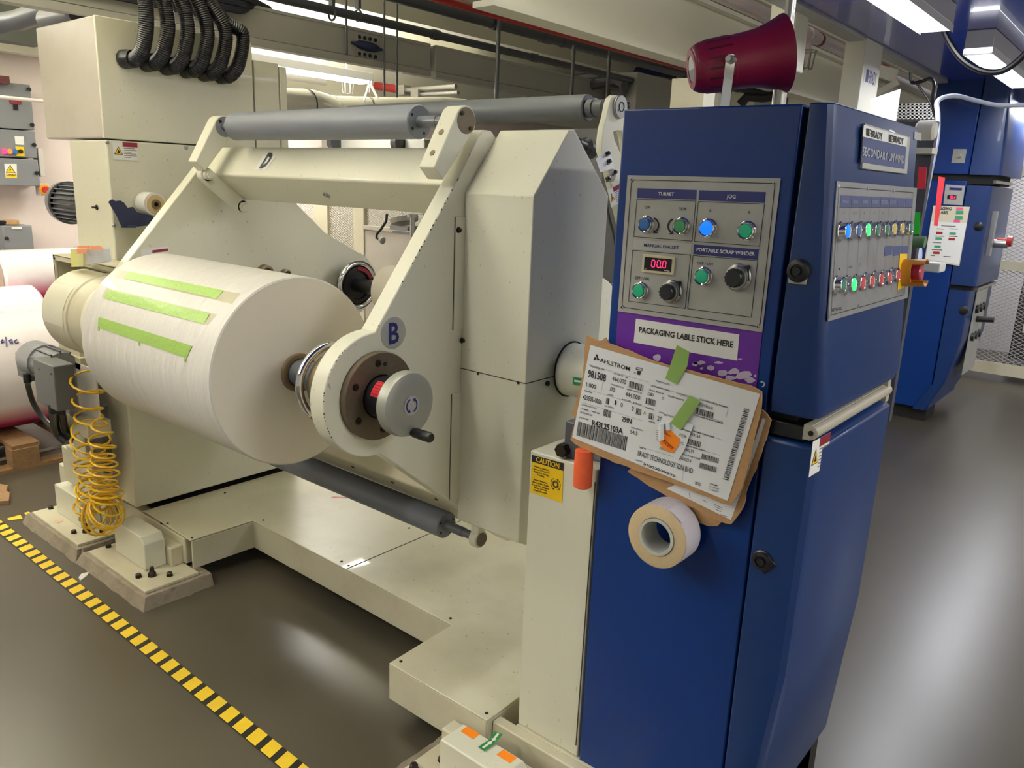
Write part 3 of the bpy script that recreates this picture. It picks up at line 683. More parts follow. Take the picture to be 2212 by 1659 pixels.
# spindle: shaft and chrome ring
T = thing('spindle_chuck', 'grey spindle shaft with polished chrome safety ring between paper roll and near plate', 'spindle', (-1.7, *S1))
b = B(); b.cyl((XR1 - .02, *S1), (-1.63, *S1), .038, n=32); obj('shaft', b, SHAFT, T)
b = B(); b.torus((-1.652, *S1), (1, 0, 0), .100, .011, 48, 12); obj('chrome_ring', b, CHROME, T)
b = B(); b.lathe((-1.65, *S1), (1, 0, 0), [(0, .03), (0, .08), (.03, .094), (.122, .094)], 36, close=False); obj('chuck_body', b, BRASS, T)
b = B(); b.box(-1.735, -1.70, S1[0] - .042, S1[0] - .036, S1[1] - .002, S1[1] + .008); obj('key', b, SHAFT, T)
# handwheel
T = thing('handwheel', 'cast grey handwheel with black crank grip on a black barrel at the near turret lobe', 'handwheel', (-1.36, *S1))
b = B(); b.cyl((XP1 + .01, *S1), (-1.37, *S1), .054, n=40, bev=.002); obj('barrel', b, BLACK, T)
b = B(); b.lathe((-1.386, *S1), (1, 0, 0), [(0, .03), (0, .076), (.006, .080), (.026, .080), (.034, .0775), (.037, .070), (.040, .05), (.040, .0)], 48, close=False); obj('wheel_disc', b, CAST, T)
c = V((-1.3455, *S1))
PXW = Plane(c, (1, 0, 0))
b = B(); b.disc(PXW, c, .0245, .0006, 32); obj('dial_face', b, PANEL, T, flat=True)
b = B(); b.disc(PXW, c, .0185, .0012, 16, .0145, 20, 140); b.disc(PXW, c, .0185, .0012, 16, .0145, 200, 320)
for a_ in (140, 320):
    f = lambda q, r: c + V((.0012, 0, 0)) + (V((0, 0, 1)) * math.cos(math.radians(q)) + V((0, -1, 0)) * math.sin(math.radians(q))) * r
    b.poly([f(a_, .0225), f(a_, .0105), f(a_ + 26, .0165)])
obj('dial_arrows', b, NAVYPR, T, flat=True)
zhw = PX(-1.35).zoom(690, 700, 5.53)
g0 = zhw(1115, 1290)
b = B(); b.lathe(g0, (1, 0, 0), [(-.005, .008), (.0, .0105), (.008, .0125), (.058, .0128), (.062, .0115), (.0645, .010)], 20); obj('crank_grip', b, BLACK, T)
b = B(); R3 = .0548
for i in range(6):
    a0_ = math.radians(118 + i * 7.5); a1_ = math.radians(125.5 + i * 7.5)
    b.poly([(x, S1[0] + R3 * math.cos(a_), S1[1] + R3 * math.sin(a_)) for x, a_ in ((-1.435, a0_), (-1.386, a0_), (-1.386, a1_), (-1.435, a1_))])
obj('red_label', b, REDTX, T)
b = B()
for i in range(5):
    a_ = math.radians(122 + i * 8.5); a1_ = a_ + .025
    b.poly([(x, S1[0] + (R3 + .0006) * math.cos(q), S1[1] + (R3 + .0006) * math.sin(q)) for x, q in ((-1.431, a_), (-1.395, a_), (-1.395, a1_), (-1.431, a1_))])
obj('label_print', b, MAROON, T)

# far station: chrome ring chuck and a bare white core roll
T = thing('spindle_chuck', 'black hub with polished chrome ring on the far turret plate behind the paper roll', 'spindle', (-2.7, *S2))
b = B(); b.cyl((-2.75, *S2), (-2.71, *S2), .078, n=40, bev=.004); obj('hub', b, BLACK, T)
b = B(); b.torus((-2.67, 2.190, 1.108), (1, 0, 0), .093, .012, 48, 12); obj('chrome_ring', b, CHROME, T)
b = B(); b.lathe((-2.71, 2.19, 1.108), (1, 0, 0), [(0, .08), (.03, .085), (.045, .078), (.045, .062), (.035, .06), (.035, .03), (.17, .03)], 36, close=False); obj('chuck_body', b, BLACK, T)
b = B(); b.lathe((-2.662, 2.19, 1.108), (1, 0, 0), [(0, .078), (.0006, .062)], 12, math.radians(20), math.radians(95)); obj('red_sector', b, MAROON, T)
b = B(); b.pipe((-2.5, *S2), (-1.62, *S2), .103, .04, 48); single('white_roll', b, PAPEREND, 'plain white roll on the rear station, half hidden behind the near turret plate', 'paper roll')
# ============================================================ BRAKE DRUM, MOTOR, COIL
T = thing('brake_drum', 'cream enamelled brake drum on the far end of the spindle left of the paper roll', 'brake drum', (-2.95, *S1))
b = B(); b.lathe((-3.135, *S1), (1, 0, 0), [(0, .12), (0, .148), (.008, .156), (.2, .156), (.203, .159), (.22, .159), (.224, .154), (.31, .151), (.335, .14)], 56, close=False); b.cyl((-3.133, *S1), (-3.13, *S1), .13, n=40); obj('drum_shell', b, CREAMD, T)
b = B()
R2 = .1568
for a0_ in (188,):
    n = 16
    for i in range(n):
        q0 = math.radians(a0_ - i * 3.4); q1 = math.radians(a0_ - (i + 1) * 3.4)
        b.poly([(x, S1[0] + R2 * math.cos(q), S1[1] + R2 * math.sin(q)) for x, q in ((-3.12, q0), (-2.945, q0), (-2.945, q1), (-3.12, q1))])
obj('cover_band', b, CREAM, T)
for p in ((94, 678), (142, 694)):
    b = B(); c = at(*p, 'y', S1[0] - .15); b.lathe(c, (0, -1, 0), [(0, .005), (.004, .004)], 10); obj('screw', b, BOLT, T)
T = thing('sheet_bracket', 'cream sheet-metal bracket box above the brake drum', 'bracket', (-3.1, 1.25, 1.08))
pa_ = at(113, 549, 'y', 1.27); zt0 = pa_.z; xl0 = pa_.x
b = B()
for bb in ((xl0, -2.88, 1.27, 1.28, zt0 - .022, zt0), (xl0, xl0 + .016, 1.27, 1.28, zt0 - .2, zt0), (xl0, xl0 + .012, 1.27, 1.40, zt0 - .2, zt0), (xl0, -2.88, 1.27, 1.37, zt0 - .006, zt0 + .001), (xl0 + .02, -2.9, 1.36, 1.37, zt0 - .2, zt0)): b.box(*bb)
obj('frame', b, CREAMD, T, .002)
c = at(118, 558, 'y', 1.27); b = B(); b.lathe(c, (0, -1, 0), [(0, .005), (.004, .004)], 10); obj('screw', b, BOLT, T)
PN = PY(1.20).zoom(0, 500, 2.635)
T = thing('sticky_note_holder', 'clear holder with yellow and white note pads and orange flags above the drum', 'note holder', tuple(PN(530, 190)))
b = B(); b.pslab(PY(1.24).zoom(0, 500, 2.635), [(442, 100), (518, 96), (515, 196), (447, 200)], .025); obj('yellow_pad', b, mat('yellow_note_pad', (224, 220, 128), .7), T)
b = B(); b.pslab(PY(1.24).zoom(0, 500, 2.635), [(524, 104), (624, 98), (636, 170), (530, 188)], .025); obj('white_pad', b, mat('white_note_pad', (206, 208, 212), .7, bump=.4, bscale=40), T)
b = B()
for q in ([(440, 98), (500, 98), (495, 122), (445, 128)], [(522, 84), (575, 82), (592, 100), (524, 106)], [(446, 84), (515, 80), (515, 96), (446, 96)]): b.pslab(PN, q, .003)
obj('orange_flag', b, FLUO, T)
b = B(); q = [(418, 80), (632, 76), (645, 180), (440, 205)]; P_ = PY(1.195).zoom(0, 500, 2.635); b.pslab(P_, q, .001)
obj('clear_front', b, mat('clear_acrylic', (225, 228, 230), .1, alpha=.13), T)

JBOX = mat('dark_grey_box', (88, 89, 92), .45)
T = thing('gear_motor', 'dark grey electric motor with two grey junction boxes behind the brake drum', 'motor', tuple(at(95, 790, 'y', 1.2)))
c = at(97, 782, 'y', 1.22)
b = B(); b.lathe(c + V((-.13, 0, 0)), (1, 0, 0), [(0, .02), (0, .045), (.012, .068), (.03, .074), (.15, .074), (.15, .066), (.3, .066)], 32); obj('motor_body', b, GREY, T)
b = B()
for k in range(12):
    a_ = math.radians(k * 30); b.bar(c + V((.03, .067 * math.cos(a_), .067 * math.sin(a_))), c + V((.17, .067 * math.cos(a_), .067 * math.sin(a_))), .006, .014, (0, math.cos(a_), math.sin(a_)))
obj('cooling_fins', b, DGREY, T)
def ybox(b, px0, py0, px1, py1, y, dep, bev=0):
    p = at(px0, py1, 'y', y); q = at(px1, py0, 'y', y); b.box(p.x, q.x, y, y + dep, p.z, q.z); return (p + q) / 2
b = B(); ybox(b, 38, 773, 62, 811, 1.16, .035); o = obj('junction_box', b, JBOX, T, .004)
b = B(); ybox(b, 80, 792, 114, 868, 1.13, .075); o = obj('junction_box', b, JBOX, T, .004)
b = B(); 
for p in ((84, 798), (110, 808)): b.lathe(at(*p, 'y', 1.129), (0, -1, 0), [(0, .004), (.002, .003)], 8)
obj('box_screws', b, BOLT, o)
for i, (pts, y, r) in enumerate(([[(58, 810), (60, 830), (72, 870), (95, 905), (125, 935), (150, 955)], 1.15, .011], [[(118, 875), (118, 905), (125, 935), (145, 955)], 1.15, .018], [[(130, 878), (136, 900), (142, 930), (160, 950)], 1.17, .013])):
    P_ = [at(px, py, 'y', y + .02 * k) for k, (px, py) in enumerate(pts)]
    q = []
    for j in range(len(P_) - 1):
        p0 = P_[max(j - 1, 0)]; p1 = P_[j]; p2 = P_[j + 1]; p3 = P_[min(j + 2, len(P_) - 1)]
        for k in range(8): t = k / 8; q.append(.5 * ((2 * p1) + (p2 - p0) * t + (2 * p0 - 5 * p1 + 4 * p2 - p3) * t * t + (3 * p1 - p0 - 3 * p2 + p3) * t ** 3))
    b = B(); b.tube(q + [P_[-1]], r, 10)
    b.cyl(P_[0] + V((0, 0, .005)), P_[0] + V((0, 0, -.03)), r * 1.35, n=12)
    tag(obj('motor_cable', b, BLACK), ['thin black cable curving down from the small grey junction box', 'thick black cable under the large grey junction box', 'black cable right beside the thick one under the large junction box'][i], 'cable', 'motor cables')
T = thing('motor_stand', 'cream welded stand carrying the motor left of the column', 'stand', tuple(at(170, 1010, 'y', 1.25)))
b = B(); ybox(b, 140, 916, 188, 924, 1.22, .09); ybox(b, 162, 925, 180, 1000, 1.28, .02); ybox(b, 146, 992, 196, 1003, 1.26, .08); ybox(b, 140, 1003, 205, 1036, 1.29, .06); obj('frame', b, CREAMD, T, .003)
b = B(); ybox(b, 140, 900, 168, 914, 1.23, .06); ybox(b, 150, 888, 160, 898, 1.22, .03); obj('slide_block', b, GREY, T, .003)
b = B(); ybox(b, 176, 800, 205, 922, 1.27, .006); obj('white_plate', b, WHITE, T)
b = B(); ybox(b, 160, 775, 178, 900, 1.3, .05); ybox(b, 205, 880, 216, 1010, 1.30, .03); obj('dark_bracket', b, DGREY, T)
b = B(); ybox(b, 130, 745, 170, 778, 1.28, .06); ybox(b, 133, 774, 172, 784, 1.27, .06); obj('upper_bracket', b, CREAMD, T, .002)
# yellow coil
cp = [(186, 798, 13, 17), (188, 830, 14, 17), (190, 870, 15, 16), (194, 905, 16, 14), (197, 935, 17, 11), (192, 962, 17, 9), (197, 995, 17, 8), (205, 1030, 17, 7), (203, 1065, 16, 6), (198, 1092, 16, 5.5), (206, 1112, 16, 5.5), (219, 1116, 16, 5.5), (231, 1100, 16, 5.5), (232, 1078, 15, 6), (226, 1050, 14, 7), (224, 1010, 13, 9), (222, 970, 12, 11), (217, 930, 10, 14), (214, 905, 5, 20), (213, 895, 1, 20)]
PC = [at(a_, c_, 'y', 1.225) for a_, c_, _, _ in cp]
q = []; 
mpp = (at(210, 1000, 'y', 1.225) - at(200, 1000, 'y', 1.225)).length / 10
ph = 0; pts = []
for j in range(len(PC) - 1):
    p1, p2 = PC[j], PC[j + 1]; L = (p2 - p1).length; r1, r2 = cp[j][2] * mpp, cp[j + 1][2] * mpp; pi = cp[j][3] * mpp
    steps = max(3, int(L / pi * 14)); t_ = (p2 - p1).normalized(); s_ = t_.cross(V((0, 1, 0))).normalized()
    pa = PC[max(j - 1, 0)]; pb = PC[min(j + 2, len(PC) - 1)]
    for k in range(steps):
        t = k / steps; ph += 2 * math.pi * (L / steps) / pi
        pc = .5 * ((2 * p1) + (p2 - pa) * t + (2 * pa - 5 * p1 + 4 * p2 - pb) * t * t + (3 * p1 - pa - 3 * p2 + pb) * t ** 3)
        tt = ((p2 - pa).normalized().lerp((pb - p1).normalized(), t)).normalized(); s_ = tt.cross(V((0, 1, 0))).normalized(); r = r1 + (r2 - r1) * t
        jit = 1 + .12 * math.sin(ph * .31)
        pts.append(pc + (s_ * math.cos(ph) + V((0, 1, 0)) * math.sin(ph) * .8) * r * jit + tt * .006 * math.sin(ph * .23))
b = B(); b.tube(pts, .0044, 6); single('coiled_air_hose', b, YHOSE, 'yellow coiled air hose hanging in a loop beside the cream column', 'hose')

# ============================================================ SUPPORT POST
T = thing('support_post', 'narrow cream steel post with caution sign next to the blue cabinet', 'post', (-1.02, 1.6, ZR))
b = B(); b.box(-1.117, -.925, 1.442, 1.98, ZR, .929); obj('post_body', b, CREAM, T, .003)
b = B(); b.prism([(1.49, .929), (1.49, .985), (1.56, 1.04), (1.66, 1.06), (1.85, 1.06), (1.95, .98), (1.95, .929)], 'x', -1.01, -.93); obj('bearing_block', b, GREY, T, .004)
c = at(1226, 968, 'y', 1.47); b = B(); b.cyl(c, c + V((0, -.03, 0)), .0165, n=6); b.cyl(c + V((0, .02, 0)), c + V((0, -.01, 0)), .011, n=12); obj('hex_bolt', b, BOLT, T)
c = at(1236, 940, 'y', 1.46); b = B(); b.box(c.x - .022, c.x + .03, 1.46, 1.52, .93, c.z + .03); obj('clamp_block', b, DGREY, T, .003)
b = B(); b.bar((-.93, 1.4408, .2), (-.926, 1.4408, .9), .002, .002); obj('edge_seam', b, EDGE, T)
PS = PY(1.4415).zoom(880, 900, 4.879)
T = thing('caution_sign', 'yellow and black caution sticker on the cream post', 'sign', tuple(PS(1470, 650)))
b = B(); b.ppoly(PS, [(1295, 795), (1630, 910), (1645, 490), (1312, 402)], .0005); obj('yellow_field', b, YELLOW, T, flat=True)
b = B(); b.ppoly(PS, [(1308, 472), (1643, 572), (1645, 490), (1312, 402)], .001); obj('black_header', b, PRINT, T, flat=True)
b = B(); b.ptext(PS, 'CAUTION', (1356, 474), (1600, 548), 52, .018, .0015); obj('header_lettering', b, YELLOW, T, flat=True)
b = B()
for body, a_, c_ in (('Rotating Station.', (1338, 530), (1488, 573)), ('Beware Of Head Or', (1328, 556), (1496, 603)), ('Body Part During', (1332, 583), (1486, 628)), ('Rotating.', (1368, 618), (1446, 641)), ('Stesen Berputar.', (1332, 668), (1480, 711)), ('Berhati-hati & Jaga', (1320, 693), (1492, 742)), ('Kepala Dan Anggota', (1315, 719), (1494, 770)), ('Badan Semasa', (1338, 752), (1470, 789)), ('Stesen Berputar', (1330, 778), (1472, 816))):
    b.ptext(PS, body, a_, c_, 17, .02, .0012)
c = PS(1564, 712); b.disc(PS, c, .0085, .0012, 24, .0068); b.disc(PS, c, .0062, .0012, 24, .0048); b.disc(PS, c, .0148, .0012, 20, .0132, 20, 150); b.disc(PS, c, .0148, .0012, 20, .0132, 200, 330)
for k in range(20): b.disc(PS, c, .0098, .0012, 2, .0084, k * 18, k * 18 + 8)
for a_ in (150, 330):
    f = lambda q, r: c + V((0, -.0012, 0)) + (V((0, 0, 1)) * math.cos(math.radians(q)) + PS.n.cross(V((0, 0, 1))) * math.sin(math.radians(q))) * r
    b.poly([f(a_, .0168), f(a_, .011), f(a_ + 20, .014)])
obj('print', b, PRINT, T, flat=True)
b = B(); c0 = at(1262, 972, 'y', 1.405); c1 = at(1258, 1052, 'y', 1.405)
b.lathe(c1, c0 - c1, [(0, .017), (.003, .021), (.05, .0215), ((c0 - c1).length, .0195)], 24)
b.lathe(c0 - V((0, 0, .004)), (0, 0, 1), [(0, .008), (.006, .008)], 10)
single('orange_handle_tube', b, ORANGE, 'grubby orange sponge tube hanging under the cardboard label board beside the caution sign', 'handle')

# ============================================================ BLUE CABINET
def loft(b, rings):
    R = [[b.bm.verts.new(p) for p in r] for r in rings]
    n = len(R[0]); b.face(R[0][::-1]); b.face(R[-1])
    for p, q in zip(R, R[1:]):
        for i in range(n): b.face([p[i], p[(i + 1) % n], q[(i + 1) % n], q[i]])
    return b
T = thing('control_cabinet', 'tall cobalt blue control cabinet with rounded doors in the foreground, marked secondary unwind', 'cabinet', (-.7, 1.7, .02))
b = B(); b.box(-.918, -.552, 1.44, 1.98, .02, 1.706); obj('body', b, BLUE, T, .004, seg=3)
b = B(); b.box(-.56, -.50, 1.46, 1.95, .05, 1.70); obj('inner_frame', b, DARK, T)
def door_ring(x, z, yf, yb, r=.02, x0=-.541):
    return [(x0, yf, z), (x - r, yf, z), (x - r * .45, yf + r * .12, z), (x - r * .12, yf + r * .45, z), (x, yf + r, z), (x, yb, z), (x0, yb, z)]
b = B(); loft(b, [door_ring(-.452, 1.152, 1.432, 1.93, .03), door_ring(-.445, 1.175, 1.428, 1.935, .03), door_ring(-.5, 1.707, 1.440, 2.0, .025)]); obj('upper_door', b, BLUE2, T, .003)
b = B(); loft(b, [door_ring(-.61, .02, 1.432, 1.93, .03, -.66), door_ring(-.482, .21, 1.430, 1.935, .03, -.545), door_ring(-.445, .62, 1.428, 1.9, .03, -.545), door_ring(-.443, 1.098, 1.432, 1.9, .03, -.545), door_ring(-.452, 1.103, 1.437, 1.895, .03, -.545)]); obj('lower_door', b, BLUE2, T, .004)
b = B(); b.box(-.57, -.472, 1.437, 1.9, 1.108, 1.136); obj('black_trim', b, BLACK, T, .002)
b = B(); b.lathe((-.462, 1.437, 1.126), (0, 1, 0), [(0, .013), (.485, .013)], 14); b.box(-.476, -.462, 1.4365, 1.92, 1.112, 1.14); b.box(-.48, -.455, 1.90, 1.925, 1.10, 1.15); o = obj('ledge_bar', b, mat('beige_ledge', (170, 164, 150), .4), T)
b = B(); b.cyl((-.462, 1.4368, 1.126), (-.462, 1.4355, 1.126), .005, n=12); obj('ledge_hole', b, DARK, o)
for (px, py), sw in (((1720, 586), 1), ((1641, 1215), 0)):
    c = at(px, py, 'y', 1.418 if sw else 1.416); c.y = 1.433
    b = B(); b.lathe(c, (0, -1, 0), [(0, .021), (.006, .021), (.008, .018), (.012, .0175), (.013, .012), (.010, .011), (.010, .008), (.016, .007)], 28); o = obj('door_latch', b, BLACK, T)
    b = B()
    dd = V((0, 0, -.024)) if sw else V((.018, 0, -.014))
    b.bar(c + dd * .3 + V((0, -.003, 0)), c + dd + V((0, -.003, 0)), .006, .034, (1, 0, 0) if sw else (.6, 0, .8)); obj('flip_plate', b, STEEL if sw else BLACK, o, .002)
# purple vinyl and its white sign
ZQ = PY(1.4395).zoom(1200, 660, 3.456)
T = thing('purple_vinyl_sheet', 'purple vinyl sheet stuck to the blue cabinet below the button panel', 'sticker', tuple(ZQ(1000, 300)))
b = B(); b.ppoly(ZQ, [(465, 40), (1545, 195), (1500, 610), (1300, 560), (700, 400), (450, 290)], .0006); obj('sheet', b, PURPLE, T, flat=True)
b = B(); rnd = random.Random(11)
for cx, cy, sx, sy in ((757, 388, 34, 30), (1075, 430, 45, 18), (1215, 425, 40, 14), (1160, 465, 34, 22), (1240, 500, 40, 28), (1330, 490, 50, 24), (1400, 520, 60, 40), (1450, 560, 45, 30), (1090, 470, 16, 12), (1375, 400, 20, 8), (1490, 525, 14, 12), (1310, 540, 50, 20), (1040, 440, 20, 20)):
    pts = []
    for k in range(9):
        a_ = 2 * math.pi * k / 9; rr = rnd.uniform(.6, 1.15); pts.append((cx + sx * rr * math.cos(a_), cy + sy * rr * math.sin(a_)))
    b.ppoly(ZQ, pts, .0012)
obj('torn_residue', b, mat('torn_paper_residue', (196, 184, 206), .7), T, flat=True, label='white scraps of torn paper')
T = thing('packaging_sign', 'white sign reading PACKAGING LABLE STICK HERE on the purple sheet', 'sign', tuple(ZQ(970, 250)))
b = B(); b.ppoly(ZQ, [(600, 98), (1373, 216), (1355, 412), (583, 275)], .0014); obj('backing', b, WHITE, T, flat=True)
b = B(); b.ptext(ZQ, 'PACKAGING LABLE STICK HERE', (622, 198), (1325, 313), 40, .028, .002); obj('lettering', b, PRINT, T, flat=True)
b = B(); b.pline(ZQ, [(1530, 572), (1548, 570), (1560, 582), (1556, 600), (1540, 608)], .0018, .0012); single('curl_mark', b, WHITE, 'small white paint curl on the blue cabinet beside the board corner', 'mark', flat=True)

# ---------------- button panel (front)
PF = PY(1.4385).zoom(1300, 340, 4.367)
T = thing('button_panel', 'aluminium button panel with turret, jog and scrap winder controls on the blue cabinet front', 'control panel', tuple(PF(900, 800)))
b = B(); b.pslab(PF, [(247, 168), (1690, 198), (1515, 1650), (155, 1450)], .002); obj('face_plate', b, PANEL, T, .0004)
PF = PY(1.4365).zoom(1300, 340, 4.367)
b = B()
b.pline(PF, [(303, 212), (1610, 245), (1632, 268), (1495, 1565), (1470, 1595), (215, 1415), (190, 1390), (278, 238)], .0015, closed=True)
for q in ([(330, 394), (886, 412), (852, 790), (301, 747)], [(910, 417), (1535, 440), (1487, 838), (874, 792)], [(290, 876), (837, 922), (787, 1425), (252, 1356)], [(860, 926), (1470, 975), (1410, 1508), (810, 1427)]): b.pline(PF, q, .0012, closed=True)
obj('engraved_lines', b, PRINT, T, flat=True)
for q in ([(338, 290), (896, 307), (889, 400), (332, 382)], [(920, 310), (1547, 327), (1537, 430), (913, 405)], [(870, 820), (1482, 868), (1470, 968), (862, 912)]):
    b = B(); b.ppoly(PF, q); obj('navy_heading', b, NAVYPR, T, flat=True)
b = B(); b.ppoly(PF, [(298, 772), (848, 815), (840, 908), (290, 868)]); obj('overlay_strip', b, mat('silver_overlay', (186, 186, 184), .4), T, flat=True)
b = B(); 
for body, a_, c_, h in (('TURRET', (532, 358), (680, 362), 30), ('JOG', (1176, 384), (1262, 387), 34), ('PORTABLE SCRAP WINDER', (893, 884), (1443, 929), 32)): b.ptext(PF, body, a_, c_, h, .022, .0012)
obj('white_lettering', b, WHITE, T, flat=True)
b = B(); b.ptext(PF, 'MANUAL DIA SET', (396, 840), (724, 867), 28, .016, .0012); obj('navy_lettering', b, NAVYPR, T, flat=True)
b = B()
for body, a_, c_, h in (('CW', (405, 482), (454, 485), 25), ('CCW', (723, 498), (800, 502), 26), ('A', (1012, 514), (1033, 515), 26), ('B', (1382, 530), (1400, 531), 24), ('OFF / ON', (898, 1010), (1046, 1020), 26), ('OFF / ON', (310, 1148), (440, 1160), 26)): b.ptext(PF, body, a_, c_, h, .014, .001)
for c0, s in (((470, 640), 1), ((690, 650), -1)):
    pts = [(c0[0] + s * 66 * math.sin(math.radians(t)), c0[1] - 70 * math.cos(math.radians(t))) for t in range(20, 141, 10)]
    b.pline(PF, pts, .0034, .001)
    e = pts[-1]; b.ppoly(PF, [(e[0] - s * 28 , e[1] + 22), (e[0] + s * 18, e[1] + 22), (e[0] - s * 22, e[1] - 14)], .001)
obj('black_lettering', b, PRINT, T, flat=True)
for (a_, c_) in ((280, 210), (1632, 246), (190, 1412), (1470, 1595)):
    b = B(); p = PF(a_, c_); b.lathe(p, (0, -1, 0), [(-.001, .0042), (.0012, .0038), (.0015, .002)], 14); o = obj('panel_screw', b, STEEL, T)
    b = B(); b.box(p.x - .0022, p.x + .0022, p.y - .002, p.y - .0014, p.z - .0005, p.z + .0005); b.box(p.x - .0005, p.x + .0005, p.y - .002, p.y - .0014, p.z - .0022, p.z + .0022); obj('screw_slot', b, DARK, o)
def button(T, P, n, cap, prot, mcap, r=.0152, name='push_button'):
    c = P(cap[0], cap[1], prot); base = c - n * prot
    b = B(); b.lathe(base, n, [(0, r * 1.12), (.003, r * 1.12), (.004, r * 1.02), (prot - .001, r), (prot, r * .92), (prot - .001, r * .80), (prot - .004, r * .78)], 28, close=False); o = obj(name, b, CHROME if r > .012 else STEEL, T)
    b = B(); b.lathe(base, n, [(prot - .006, r * .78), (prot - .0012, r * .78), (prot + .0004, r * .72), (prot + .001, r * .4), (prot + .001, .0001)], 24, close=False); obj('button_cap', b, mcap, o)
    return o
NF = V((0, -1, 0))
for cap, m in (((397, 632), BBTN), ((730, 650), mat('worn_green_button', (72, 156, 104), .3, coat=.3)), ((980, 668), BLIT), ((1350, 693), GBTN), ((937, 1125), GBTN), ((342, 1260), GBTN)):
    button(T, PF, NF, cap, .012, m, .0155 if cap[0] in (397, 730) else .0165)
for cap in ((1235, 1140), (605, 1273)):
    c = PF(cap[0] + 42, cap[1] - 6, .006); c.y = 1.4365; s = 1.05 if cap[0] > 1000 else .95
    b = B(); b.lathe(c, NF, [(0, .0255 * s), (.004, .0255 * s), (.006, .024 * s), (.008, .021 * s), (.014, .0205 * s), (.015, .019 * s)], 36); o = obj('dial_potentiometer', b, STEEL, T)
    b = B(); prof = [(.012, .0165 * s), (.024, .0160 * s), (.026, .0145 * s)]; b.lathe(c, NF, prof, 24); 
    for k in range(14):
        a_ = 2 * math.pi * k / 14; q = c + V((math.cos(a_), 0, math.sin(a_))) * .0163 * s; b.bar(q + NF * .013, q + NF * .0245, .003, .0016, (math.cos(a_), 0, math.sin(a_)))
    obj('dial_knob', b, BLACK, o)
    b = B(); q = c + V((.017, 0, .0205)) * s; b.cyl(q, q + NF * .010, .0035, n=10); b.bar(q + V((.001, -.006, 0)), q + V((.006, -.006, -.025)) , .003, .003); obj('dial_lock', b, BLACK, o)
PD2 = PY(1.4365).zoom(1300, 340, 4.367)
b = B(); b.pslab(PD2, [(400, 912), (697, 936), (680, 1110), (388, 1080)], .006); o = obj('digital_display', b, mat('cream_display_bezel', (214, 206, 170), .5), T, .001)
PD3 = PY(1.4303).zoom(1300, 340, 4.367)
b = B(); b.ppoly(PD3, [(405, 938), (662, 962), (650, 1085), (396, 1058)]); obj('display_glass', b, mat('black_display', (14, 6, 10), .15), o, flat=True)
b = B()
def digit(P, x, y, wd, h, segs, sk=8):
    # seven-segment digit
    X = lambda u, v: (x + u * wd + sk * v / 1 + 0, y + h * (1 - v) + u * 6)
    S = {'a': ((.12, 1), (.88, 1)), 'b': ((1, .93), (1, .55)), 'c': ((1, .45), (1, .07)), 'd': ((.12, 0), (.88, 0)), 'e': ((0, .45), (0, .07)), 'f': ((0, .93), (0, .55)), 'g': ((.15, .5), (.85, .5))}
    for s in segs: b.pline(P, [X(*S[s][0]), X(*S[s][1])], .0016, .001)
for k in range(3): digit(PD3, 466 + k * 52, 967 + k * 4, 30, 64, 'abcdef')
b.disc(PD3, PD3(558, 1038), .0014, .001, 8)
obj('led_digits', b, LED, o, flat=True)
b = B(); b.ptext(PD3, 'MAX', (402, 1055), (428, 1057), 8, .01, .001); b.ptext(PD3, 'Dataview', (588, 1074), (640, 1079), 8, .02, .001) if False else None; b.pline(PD3, [(588, 1068), (640, 1074)], .0014, .001); obj('display_print', b, WHITE, o, flat=True)

# ---------------- door panel (SECONDARY UNWIND)
nD = V((.557, 0, .055)).normalized(); pD = V((-.5, 1.465, 1.707)); 
DP = Plane(pD + nD * .0005, nD)
ZD = DP.zoom(1700, 240, 3.607)
uY = V((0, 1, 0))
T = thing('name_plate', 'raised metal name plate reading SECONDARY UNWIND on the blue cabinet door', 'sign', tuple(ZD(750, 300)))
b = B(); b.pslab(ZD, [(585, 98), (938, 205), (912, 492), (562, 450)], .006); obj('plate', b, PANEL, T, .001)
ZE = Plane(DP.p + nD * .006, nD).zoom(1700, 240, 3.607)
b = B(); b.ppoly(ZE, [(592, 200), (930, 280), (916, 452), (578, 398)]); obj('blue_field', b, NAVYF, T, flat=True)
b = B(); b.ppoly(ZE, [(600, 108), (940, 205), (932, 279), (590, 198)], .0012); obj('white_strip', b, WHITE, T, flat=True)
b = B(); b.ptext(ZE, 'SECONDARY UNWIND', (590, 345), (912, 410), 68, .012, .0014); obj('silver_lettering', b, mat('silver_letters', (176, 178, 190), .45), T, flat=True)
b = B(); b.ptext(ZE, 'BRADY', (656, 200), (744, 224), 52, .02, .002); b.ptext(ZE, 'BRADY', (828, 240), (908, 262), 48, .02, .002)
for x, y in ((620, 132), (795, 180)):
    b.ppoly(ZE, [(x, y), (x + 30, y + 8), (x + 29, y + 66), (x, y + 58)], .002)
obj('brand_print', b, PRINT, T, flat=True)
b = B()
for x, y in ((620, 132), (795, 180)):
    p = ZE(x + 15, y + 33); b.disc(ZE, p, .0062, .0026, 16, .0042, 40, 340); b.disc(ZE, p, .002, .0026, 8)
obj('brand_emblem', b, WHITE, T, flat=True)
T = thing('door_button_panel', 'aluminium panel with two rows of round push buttons on the blue cabinet door', 'control panel', tuple(ZD(650, 1000)))
b = B(); b.pslab(ZD, [(380, 545), (1005, 600), (930, 1455), (310, 1640)], .0025); obj('face_plate', b, PANELD, T, .0004)
ZG = Plane(DP.p + nD * .0025, nD).zoom(1700, 240, 3.607)
b = B(); b.pline(ZG, [(405, 592), (985, 635), (915, 1430), (345, 1590)], .0014, closed=True)
xs = [412, 497, 574, 652, 724, 794, 859, 917, 977]
for i, x in enumerate(xs): b.pline(ZG, [(x - 4 + (i * .5), 750), (x - 38 - (i > 3) * 6, 1500 - i * 15)], .0007)
b.pline(ZG, [(410, 752), (978, 750)], .0008)
